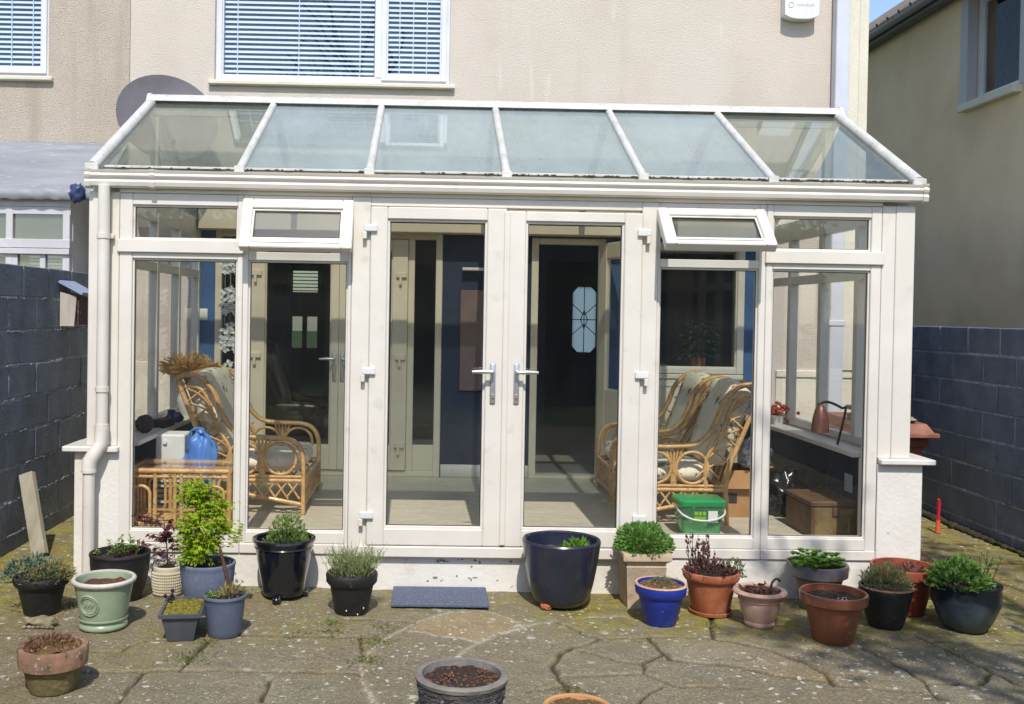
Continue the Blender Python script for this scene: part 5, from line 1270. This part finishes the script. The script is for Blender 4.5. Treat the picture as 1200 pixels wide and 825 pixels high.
# 8 tall glossy black pot on feet
g=geom(296,370,631,306,358,704); c,R,rb,h=g
pr=[(rb*.96,.02),(rb,.028),(rb+.004,.05),(rb+.002,.06)]+[(rb+(R-.02-rb)*u+.004*math.sin(PI*u),.06+(h*.84-.06)*u) for u in [i/8 for i in range(1,9)]]+[(R-.012,h*.85),(R-.016,h*.87),(R-.008,h*.92),(R,h-.014),(R-.003,h-.003),(R-.012,h),(R-.026,h-.006),(R-.03,h*.75)]
t=pot('tall_glazed_pot','tall glossy black glazed pot with fluffy green herb, on small feet','plant pot',g,pr,BLACKG,.86)
m=MB()
for a in (-PI/2-.15,.3,2.7): m.box(c.x+rb*math.cos(a)-.025,c.x+rb*math.cos(a)+.025,c.y+rb*math.sin(a)-.035,c.y+rb*math.sin(a)+.03,c.z+.001,c.z+.03,.008,2)
m.blob((c.x+rb*math.cos(-PI/2-.15),c.y-rb-.04,c.z+.02),(.024,.02,.018),2,.1); m.build('pot_foot',BLACKG,t,smooth=40)
m=MB(); foliage_hummock(m,(c.x+.02,c.y-.03,c.z+h*.86),.115,.17,950,.026,.008,rnd,.8); m.build('foliage',G_HERB,t)
# 9 lavender
g=geom(382,443,672,391,433,722); c,R,rb,h=g; t=pot('lavender_pot','black plastic pot of wispy lavender left of the rubber mat','plant pot',g,prof_band(R,rb,h,.3,.01),BLACKP,.93)
m=MB(); tp=stems(m,(c.x,c.y,c.z+h*.9),170,R*.8,.17,rnd,.0013,.55); m.build('stem',leafmat('lavender_stem',S(168,170,128),S(136,142,100)),t)
m=MB()
for b,mid,tip in tp:
    for k in range(7):
        p=b.lerp(tip,rnd.uniform(.1,.75)); m.leaf(p,(tip-b)*2+Vector((rnd.gauss(0,.18),rnd.gauss(0,.18),0)),(rnd.gauss(0,1),rnd.gauss(0,1),.3),.034,.005)
m.build('foliage',G_LAV,t)
m=MB()
for k in range(3):
    a=-PI/2+rnd.uniform(-.9,.9); m.blob((c.x+(rb+.012)*math.cos(a),c.y+(rb+.012)*math.sin(a),c.z+rnd.uniform(.01,.06)),(.004,.004,.006),1,.2)
m.build('fallen_petals',WHITEP,t)
# 10 large navy pot
g=geom(612,704,633,625,686,716); c,R,rb,h=g
pr=[(rb*.9,.012),(rb,.02)]+[(rb+(R-rb)*(u**.52),.02+(h-.04)*u) for u in [i/14 for i in range(1,15)]]+[(R+.002,h-.01),(R-.004,h-.001),(R-.014,h),(R-.022,h-.008),(R-.028,h*.8),(R-.05,h*.6)]
t=pot('large_navy_pot','largest pot, rounded dark navy glazed, before the right french door','plant pot',g,pr,NAVYG,.80,amp=.02,soilr=R-.036)
m=MB()
for a in (-PI/2-.75,PI/4,2.4): m.blob((c.x+rb*.97*math.cos(a),c.y+rb*.97*math.sin(a),c.z+.018),(.034,.03,.022),3,.45,2.2,a,flat=.8)
m.build('pot_foot',TERRA,t,smooth=180)
m=MB(); foliage_hummock(m,(c.x+.09,c.y-.06,c.z+h*.82),.08,.06,120,.04,.022,rnd); foliage_hummock(m,(c.x+.02,c.y-.09,c.z+h*.81),.04,.04,40,.03,.012,rnd); m.build('foliage',G_ROS,t)
m=MB(); m.blob((c.x-.08,c.y-.06,c.z+h*.84),(.07,.06,.03),3,.3,2,2); m.build('purple_stone',M('purple_stone',S(110,82,84),S(90,66,70),scale=20,rough=.9),t,smooth=180)
# 11 square stone planter with box ball
B1=onG(735,705); B2=onG(782,709); zc0=gz(1.25)
Yp=5.62; xa=onY(733,650,Yp).x; xb=onY(785,650,Yp).x; cxs=(xa+xb)/2; ztop=onY(755,650,Yp).z
sp=thing('stone_planter','square beige stone planter topped by a clipped box ball','planter',(cxs,Yp+.14,zc0),group='plant pots on the patio')
hwS=(xb-xa)/2
cyr=Yp+.142
m=MB(); R2=lambda hw,z: rect(hw,hw,z,.02,cxs)
loft(m,[R2(hwS-.022,zc0),R2(hwS-.022,zc0+.02),R2(hwS-.012,ztop-.085),R2(hwS-.010,ztop-.08),R2(hwS-.016,ztop-.072),R2(hwS-.012,ztop-.055),R2(hwS+.012,ztop-.04),R2(hwS+.014,ztop-.012),R2(hwS+.010,ztop),R2(hwS-.02,ztop),R2(hwS-.024,ztop-.04)]); m.build('planter_box',STONEP,sp,smooth=25)
m=MB(); foliage_hummock(m,(cxs,cyr,ztop-.01),.15,.15,2600,.026,.012,rnd,.5); foliage_hummock(m,(cxs,cyr,ztop-.02),.12,.11,500,.03,.014,rnd,.4); m.build('foliage',G_BOX,sp)
m=MB(); m.blob((cxs,cyr,ztop),(.1,.1,.1),2,.1); m.build('inner_twigs',TWIG,sp)
# 12 cobalt pot
g=geom(744,805,686,755,795,735); c,R,rb,h=g
pr=prof_band(R,rb,h,.30,.008); pr[2:2]=[(rb+(R-.01-rb)*.3,h*.28),(rb+(R-.01-rb)*.3+.003,h*.3),(rb+(R-.01-rb)*.5,h*.48),(rb+(R-.01-rb)*.5+.003,h*.5)]
t=pot('cobalt_pot','bright cobalt blue painted pot with dry moss on top','plant pot',g,pr,COBALT,.95,MOSSD,dome=.02,amp=.02)
m=MB(); m.lathe([(R-.006,h-.006),(R+.001,h-.002),(R-.003,h+.006),(R-.014,h+.004)],48,c=tuple(c),cap0=False); m.build('bare_clay_rim',PINKC,t,smooth=60)
m=MB(); foliage_hummock(m,(c.x+.0,c.y-.01,c.z+h*.96),.07,.04,260,.02,.005,rnd); m.build('foliage',G_HEA,t)
# 13 terracotta with saucer
g=geom(800,867,670,808,856,724); c,R,rb,h=g
t=pot('terracotta_pot','orange terracotta pot on a saucer with dead brown stalks','plant pot',g,prof_band(R,rb*.94,h,.22,.012),TERRA,.93,dome=.02)
m=MB(); m.lathe([(rb*.98,.001),(rb*1.06,.004),(rb*1.12,.022),(rb*1.08,.024),(rb,.012)],48,c=tuple(c)); m.build('saucer',TERRA,t,smooth=50)
m=MB(); tp=stems(m,(c.x-.06,c.y,c.z+h*.93),22,R*.5,.2,rnd,.0025,.12)
m.build('dead_stem',TWIG,t)
m=MB()
for b,mid,tip in tp:
    for k in range(5): m.blob(b.lerp(tip,rnd.uniform(.5,1.0))+Vector((rnd.gauss(0,.003),rnd.gauss(0,.003),0)),(.006,.006,.010),1,.3)
foliage_hummock(m,(c.x,c.y-.01,c.z+h*.93),R*.95,.06,420,.024,.012,rnd); m.build('dry_foliage',G_DRYR,t)
m=MB(); foliage_hummock(m,(c.x+R*.75,c.y-.03,c.z+h*.86),.05,.1,90,.03,.014,rnd); m.build('foliage',G_HEA,t)
# 14 pink clay urn
g=geom(859,922,692,872,909,737); c,R,rb,h=g
t=pot('pink_clay_pot','pale pink clay pot with rolled rim and brown dead leaves','plant pot',g,prof_roll(R,rb,h),PINKC,.9,SOILR,amp=.02,soilr=R-.036)
m=MB()
for k in range(46):
    a=rnd.uniform(0,2*PI); q=rnd.uniform(0,R*.75); m.leaf((c.x+q*math.cos(a),c.y+q*math.sin(a),c.z+h*.93),(rnd.gauss(0,1),rnd.gauss(0,1),rnd.uniform(0,1.2)),(rnd.gauss(0,1),0,1),.045,.02)
m.build('dead_leaves',G_DRY,t)
m=MB(); m.tube(smoothpath([(c.x+.06,c.y,c.z+h*.9),(c.x+.065,c.y,c.z+h+.03),(c.x+.09,c.y,c.z+h+.055),(c.x+.11,c.y,c.z+h+.04)],4),.006,6); m.build('hooked_stalk',BLACKP,t)
# 15 pewter pot
g=geom(923,993,661,937,978,716); c,R,rb,h=g
t=pot('pewter_pot','pewter grey glazed pot of bright green leafy rosettes','plant pot',g,prof_band(R,rb,h,.32,.008),PEWTER,.9)
m=MB()
for k in range(120):
    a=rnd.uniform(0,2*PI); q=R*.88*math.sqrt(rnd.random()); b=Vector((c.x-.02+q*math.cos(a),c.y-.02+q*math.sin(a),c.z+h*.93+rnd.uniform(0,.06)))
    for j in range(11):
        aa=2*PI*j/11+k; m.leaf(b,(math.cos(aa),math.sin(aa),.7+.5*(j%2)),(0,0,1),.030,.012)
m.build('foliage',G_ROS,t)
# 16 terracotta front
g=geom(938,1016,695,955,1004,757); c,R,rb,h=g
t=pot('terracotta_pot','shiny terracotta pot with bare dark soil, right of the pink clay pot','plant pot',g,prof_band(R,rb,h,.26,.013),TERRAG,.86,amp=.015)
m=MB()
for k in range(6): m.blob((c.x+rnd.gauss(.03,.02),c.y-.03+rnd.gauss(0,.02),c.z+h*.875),(.005,.005,.004),1,.3)
m.build('pale_grit',WHITEP,t)
# 17 black with heather
g=geom(1008,1069,688,1014,1056,739); c,R,rb,h=g
t=pot('heather_pot','matt black pot of grey green heather beside the shiny terracotta','plant pot',g,prof_plain(R,rb,h,.012,.004,.003),BLACKP,.93)
m=MB(); m.lathe([(R-.004,h-.012),(R+.002,h-.006),(R-.002,h+.002),(R-.012,h)],48,c=tuple(c),cap0=False); m.build('rim',TERRAW,t,smooth=60)
m=MB(); foliage_hummock(m,(c.x-.005,c.y,c.z+h*.93),R*.88,.11,1100,.03,.005,rnd,.9); m.build('foliage',G_HEA,t)
# 18 brown pot by the pier
g=geom(1022,1098,664,1036,1084,721,5.90); c,R,rb,h=g
t=pot('terracotta_pot','wide reddish terracotta pot of dry soil against the right pier','plant pot',g,prof_band(R,rb,h,.26,.01,.012),TERRAR,.84,SOILR,amp=.03)
m=MB(); foliage_hummock(m,(c.x+.02,c.y-.02,c.z+h*.86),.09,.04,90,.03,.012,rnd); m.build('dry_foliage',G_DRY,t)
# 19 dark glazed belly pot
g=geom(1094,1171,684,1104,1153,743); c,R,rb,h=g
R0=R
pr=[(rb*.9,0),(rb,.01),(rb+.02,h*.12),(rb+.04,h*.28),(rb+.055,h*.44),(R0*1.0,h*.6),(R0*1.0,h*.68),(R0*.97,h*.84),(R0*.965,h*.90),(R0,h*.95),(R0*1.0,h*.985),(R0-.01,h),(R0-.022,h-.008),(R0-.03,h*.85)]
_mx=MILKY.node_tree; _N=_mx.nodes; _L=_mx.links; _b=_N['Principled BSDF']; _src=_b.inputs['Base Color'].links[0].from_socket
_tc=_N.new('ShaderNodeTexCoord'); _sx=_N.new('ShaderNodeSeparateXYZ'); _L.new(_tc.outputs['Object'],_sx.inputs[0])
_nz=_N.new('ShaderNodeTexNoise'); _nz.inputs['Scale'].default_value=7; _L.new(_tc.outputs['Object'],_nz.inputs['Vector'])
_ad=_N.new('ShaderNodeMath'); _ad.operation='MULTIPLY_ADD'; _ad.inputs[1].default_value=.22; _L.new(_nz.outputs['Fac'],_ad.inputs[0]); _L.new(_sx.outputs['Z'],_ad.inputs[2])
_mr=_N.new('ShaderNodeMapRange'); _mr.inputs['From Min'].default_value=g[3]*.62+.08; _mr.inputs['From Max'].default_value=g[3]*.62+.14; _L.new(_ad.outputs[0],_mr.inputs['Value'])
_mc=_N.new('ShaderNodeMixRGB'); _mc.inputs['Color2'].default_value=S(20,28,34); _L.new(_src,_mc.inputs['Color1']); _L.new(_mr.outputs[0],_mc.inputs['Fac']); _L.new(_mc.outputs[0],_b.inputs['Base Color']); _b.inputs['Roughness'].default_value=.34
t=pot('dark_glazed_pot','round bellied blue black glazed pot of leafy greens, farthest right','plant pot',g,pr,MILKY,.88,wob=.012)
m=MB(); foliage_hummock(m,(c.x-.06,c.y-.02,c.z+h*.88),.15,.15,520,.04,.022,rnd,.5); m.build('foliage',G_DARK,t)
m=MB(); tp=stems(m,(c.x+.05,c.y,c.z+h*.9),12,.07,.2,rnd,.002,.5); m.build('stem',TWIG,t)
m=MB()
for b,mid,tip in tp:
    for k in range(5): m.leaf(mid.lerp(tip,rnd.uniform(0,1)),(rnd.gauss(0,1),rnd.gauss(0,1),.4),(0,0,1),.03,.018)
m.build('sparse_foliage',G_HERB,t)
# 20 mossy terracotta bottom left
g=geom(23,102,757,33,90,816); c,R,rb,h=g
t=pot('mossy_pot','weathered terracotta pot with green mossed base, nearest at bottom left','plant pot',g,[(R-.0175,h*.55),(R-.016,h*.555),(R-.004,h*.57),(R+.001,h*.94),(R-.004,h-.003),(R-.012,h),(R-.026,h-.004),(R-.032,h*.75)],TERRAW,.9,MOSSD,dome=.03,amp=.03,soilr=R-.028,wob=.006)
m=MB(); m.lathe([(rb*.97,0),(rb,.006),(R-.022,h*.56)],56,c=tuple(c),wob=.006); m.build('lower_pot',TERRAM,t,smooth=40)
m=MB(); foliage_hummock(m,(c.x-.02,c.y+.01,c.z+h*.92),R*.7,.035,420,.022,.006,rnd,.3); m.build('dry_moss',G_DRY,t)
# 21 grey stone pot, bottom centre
Y21=onY(541,786,1).y; 
Y21=4.02; R21=110/2*Y21/FPX; c21=onY(541,788,Y21); h21=c21.z-gz(c21.x)
g=(Vector((c21.x,Y21,gz(c21.x))),R21,R21*.78,h21); c,R,rb,h=g
t=pot('slate_clad_pot','grey pot clad in layered slate chips, cut off at the bottom edge','plant pot',g,[(rb*.95,0),(rb,.008),(R*.92,h*.82),(R*.94,h*.86),(R-.002,h*.885),(R+.002,h*.96),(R-.004,h-.002),(R-.014,h),(R-.028,h-.002),(R-.034,h*.7)],GREYST,.86,SOIL,amp=.02,soilr=R-.028)
m=MB()
for k in range(900):
    a=rnd.uniform(-PI,0.0); z=rnd.uniform(.01,h*.86); r=rb+(R*.93-rb)*(z/(h*.85))+.002; l=rnd.uniform(.015,.045); th=rnd.uniform(.003,.007)
    p=Vector((c.x+r*math.cos(a),c.y+r*math.sin(a),c.z+z)); tn=Vector((-math.sin(a),math.cos(a),rnd.gauss(0,.12))); nr_=Vector((math.cos(a),math.sin(a),0))
    A_=p-tn*l; B_=p+tn*l; u=Vector((0,0,th)); n_=nr_*rnd.uniform(.004,.011); A_=A_-nr_*.006; B_=B_-nr_*.006
    m.hexa([A_-u*.5,B_-u*.3,B_+n_-u*.2,A_+n_-u*.5,A_+u,B_+u*.6,B_+n_+u*.3,A_+n_+u*.6])
m.build('slate_chips',SLATEP,t)
m=MB()
for k in range(120):
    a=rnd.uniform(0,2*PI); q=(R-.04)*math.sqrt(rnd.random()); m.blob((c.x+q*math.cos(a),c.y+q*math.sin(a),c.z+h*.865),(rnd.uniform(.005,.012),rnd.uniform(.004,.01),.005),1,.4,2,k)
m.build('bark_chips',M('bark_chip',S(120,78,54),S(66,46,36),scale=60,rough=.95),t)
# 22 terracotta bowl at the bottom edge
Y22=3.86; R22=84/2*Y22/FPX; c22=onY(677,827,Y22); h22=c22.z-gz(c22.x)
g=(Vector((c22.x,Y22,gz(c22.x))),R22,R22*.72,h22); c,R,rb,h=g
t=pot('tan_pot','tan terracotta rim of a pot just showing at the bottom edge','plant pot',g,prof_plain(R,rb,h,.02,.0,.004),M('tan_clay',S(190,142,92),S(170,122,74),scale=8,rough=.8),.9,MOSSD,dome=.0)
# dried weeds by the pier on the right and small weeds in joints
wd=thing('dried_weed','reddish dried weed growing at the foot of the right pier','weed',(3.02,6.0,gz(3)))
m=MB(); tp=stems(m,(3.08,6.02,gz(3)),34,.10,.2,rnd,.002,.9); m.build('stem',TWIG,wd)
m=MB()
for b,mid,tip in tp:
    for k in range(8): m.leaf(b.lerp(tip,rnd.uniform(.2,1.1)),(rnd.gauss(0,1),rnd.gauss(0,1),.2),(rnd.gauss(0,1),0,1),.028,.012)
m.build('foliage',G_DRYR,wd)
G_WEED=leafmat('joint_weed',S(128,132,56),S(92,104,42))
m=MB()
for (px,py,n,s) in ((222,772,130,.10),(246,752,50,.05),(452,735,60,.07),(440,752,110,.09),(428,775,90,.08),(390,740,50,.05),(388,730,50,.05),(668,808,40,.05),(84,710,90,.06),(40,690,40,.08),(834,735,30,.04),(345,745,30,.06),(1120,768,60,.1),(1000,745,30,.06)):
    b=onG(px,py)
    for k in range(n):
        x=b.x+rnd.gauss(0,s*.6); y=b.y+rnd.gauss(0,s*.6); m.leaf((x,y,gz(x)+.0),(rnd.gauss(0,1),rnd.gauss(0,1),rnd.uniform(.1,1)),(rnd.gauss(0,1),rnd.gauss(0,1),1),.02*rnd.uniform(.6,1.4),.006)
o=m.build('joint_weeds',G_WEED); tag(o,'small yellow green weeds and moss growing in the paving joints','weeds',kind='stuff')
# ------------------------------------------------------------------ garden behind the camera (casts the dapple, shows in the glass)
BARK=M('bark',S(92,78,66),S(66,54,46),scale=14,rough=.95,bump=.6); TLEAF=leafmat('tree_leaf',S(96,122,56),S(64,92,40))
def tree(label,x,y,H,spread,nleaf,seed,lsz=.07,z_lo=.45,levels=4):
    r=random.Random(seed); t=thing('garden_tree',label,'tree',(x,y,-.05),group='trees behind the patio')
    m=MB(); ends=[]
    def grow(p,d,l,rad,lev):
        q=p+d*l*.5+Vector((r.gauss(0,.04),r.gauss(0,.04),r.gauss(0,.02)))*l; e=p+d*l+Vector((r.gauss(0,.05),r.gauss(0,.05),0))*l
        m.tube([p,q,e],[rad,rad*.85,rad*.65],7 if lev<2 else 5,cap=False)
        if lev>=levels: ends.append((q,e)); return
        for k in range(3 if lev<1 else r.choice((2,3,3))):
            dd=(d+Vector((r.gauss(0,.55)*spread,r.gauss(0,.55)*spread,r.gauss(.1,.3)))).normalized(); grow(e if k<2 else q,dd,l*r.uniform(.62,.85),rad*.62,lev+1)
    grow(Vector((x,y,-.1)),Vector((0,0,1)),H*.36,.15,0)
    m.build('trunk',BARK,t,smooth=60)
    m=MB()
    if nleaf:
        for k in range(nleaf):
            a,b=r.choice(ends); p=a.lerp(b,r.uniform(0,1.2))+Vector((r.gauss(0,.16),r.gauss(0,.16),r.gauss(0,.16)))
            m.leaf(p,(r.gauss(0,1),r.gauss(0,1),r.gauss(-.2,.6)),(r.gauss(0,1),r.gauss(0,1),1),lsz*r.uniform(.7,1.3),lsz*.5)
        m.build('crown',TLEAF,t)
    return t
tree('tall garden tree in thin spring leaf behind the patio on the right',3.55,.65,7.2,.6,2300,12,.13)
tree('bare branched garden tree standing behind the patio on the left',-1.9,-5.0,7.5,1.1,1500,8,.06,levels=5)
hd=MB(); rh=random.Random(9)  # hedge out of view, raised tall so the door glass reflects dark
for k in range(15000):
    xx=rh.uniform(-9,9); p=Vector((xx,-11+rh.gauss(0,.35),rh.uniform(-.1,4.6+.7*math.sin(xx*1.3)+.4*math.sin(xx*3.1+1)))); hd.leaf(p,(rh.gauss(0,1),rh.gauss(0,1),rh.gauss(0,1)),(rh.gauss(0,1),rh.gauss(0,1),1),.2,.11)
hg=thing('unseen_hedge','unseen green hedge behind the patio, made tall to darken reflections','hedge',(0,-11,-.1)); hd.build('foliage',TLEAF,hg)
hb=MB(); hb.box(-9,9,-11.2,-10.8,-.15,3.7); hb.build('inner_branches',M('hedge_core',S(40,50,28),rough=1),hg)
def split_islands(o):
    me=o.data; bm=bmesh.new(); bm.from_mesh(me); bm.verts.ensure_lookup_table()
    seen=set(); isl=[]
    for v in bm.verts:
        if v.index in seen: continue
        st=[v]; seen.add(v.index); cur=[]
        while st:
            q=st.pop(); cur.append(q.index)
            for e in q.link_edges:
                p=e.other_vert(q)
                if p.index not in seen: seen.add(p.index); st.append(p)
        isl.append(set(cur))
    bm.free()
    if len(isl)<2: return
    for k,keep in enumerate(isl):
        b=bmesh.new(); b.from_mesh(me); b.verts.ensure_lookup_table()
        bmesh.ops.delete(b,geom=[v for v in b.verts if v.index not in keep],context='VERTS')
        nm=bpy.data.meshes.new(me.name); b.to_mesh(nm); b.free()
        for mt_ in me.materials: nm.materials.append(mt_)
        if k==0: first=nm
        else:
            c=o.copy(); c.data=nm; C.objects.link(c)
    o.data=first
for o in list(bpy.data.objects):
    if o.type=='MESH' and o.parent and o.name.split('.')[0] in ('lower_panel','room_side_wall','window_reveal','inner_wall','glazing_bar','rafter_soffit','window_board','gutter_bracket','dwarf_wall','pane','side_pane','end_wall','stay_arm','corner_strap','arm','pot_foot','flap','bar_end'):
        if not o.children: split_islands(o)
# ------------------------------------------------------------------ light, sky, camera
sc=bpy.context.scene
w=bpy.data.worlds.new('World'); sc.world=w; w.use_nodes=True
nt=w.node_tree; bg=nt.nodes['Background']
sk=nt.nodes.new('ShaderNodeTexSky'); sk.sky_type='NISHITA'; sk.sun_disc=False
EL=math.radians(51.5); AZ=math.radians(-1.2)
ld=Vector((math.sin(AZ)*math.cos(EL),math.cos(AZ)*math.cos(EL),-math.sin(EL)))   # direction the light travels
sk.sun_elevation=EL
sd=-ld
sk.sun_rotation=math.atan2(sd.x,sd.y)
sk.air_density=1.0; sk.dust_density=.8; sk.ozone_density=1.2
nt.links.new(sk.outputs[0],bg.inputs['Color']); bg.inputs['Strength'].default_value=.15
L=bpy.data.lights.new('sun','SUN'); L.energy=2.9; L.angle=math.radians(.53); L.color=(1,.955,.885)
lo=bpy.data.objects.new('sun',L); C.objects.link(lo); lo.rotation_euler=ld.to_track_quat('-Z','Y').to_euler()
cam=bpy.data.cameras.new('camera'); co=bpy.data.objects.new('camera',cam); C.objects.link(co)
cam.sensor_fit='HORIZONTAL'; cam.sensor_width=36; cam.lens=FPX/1200*36
cam.shift_x=(600-CX)/1200; cam.shift_y=(CY-412.5)/1200
mw=Matrix((RX,UX,-fw)).transposed().to_4x4(); mw.translation=EYEP; co.matrix_world=mw
cam.clip_start=.05; cam.clip_end=500
sc.camera=co
vs=sc.view_settings; vs.view_transform='Standard'; vs.look='None'; vs.gamma=1; vs.exposure=.52
sc.cycles.max_bounces=10; sc.cycles.transparent_max_bounces=32; sc.cycles.glossy_bounces=5; sc.cycles.diffuse_bounces=4; sc.cycles.transmission_bounces=6
sc.cycles.sample_clamp_indirect=6; sc.cycles.caustics_reflective=False; sc.cycles.caustics_refractive=False
try:
    sc.cycles.use_denoising=True; sc.cycles.denoiser='OPENIMAGEDENOISE'
except Exception: pass
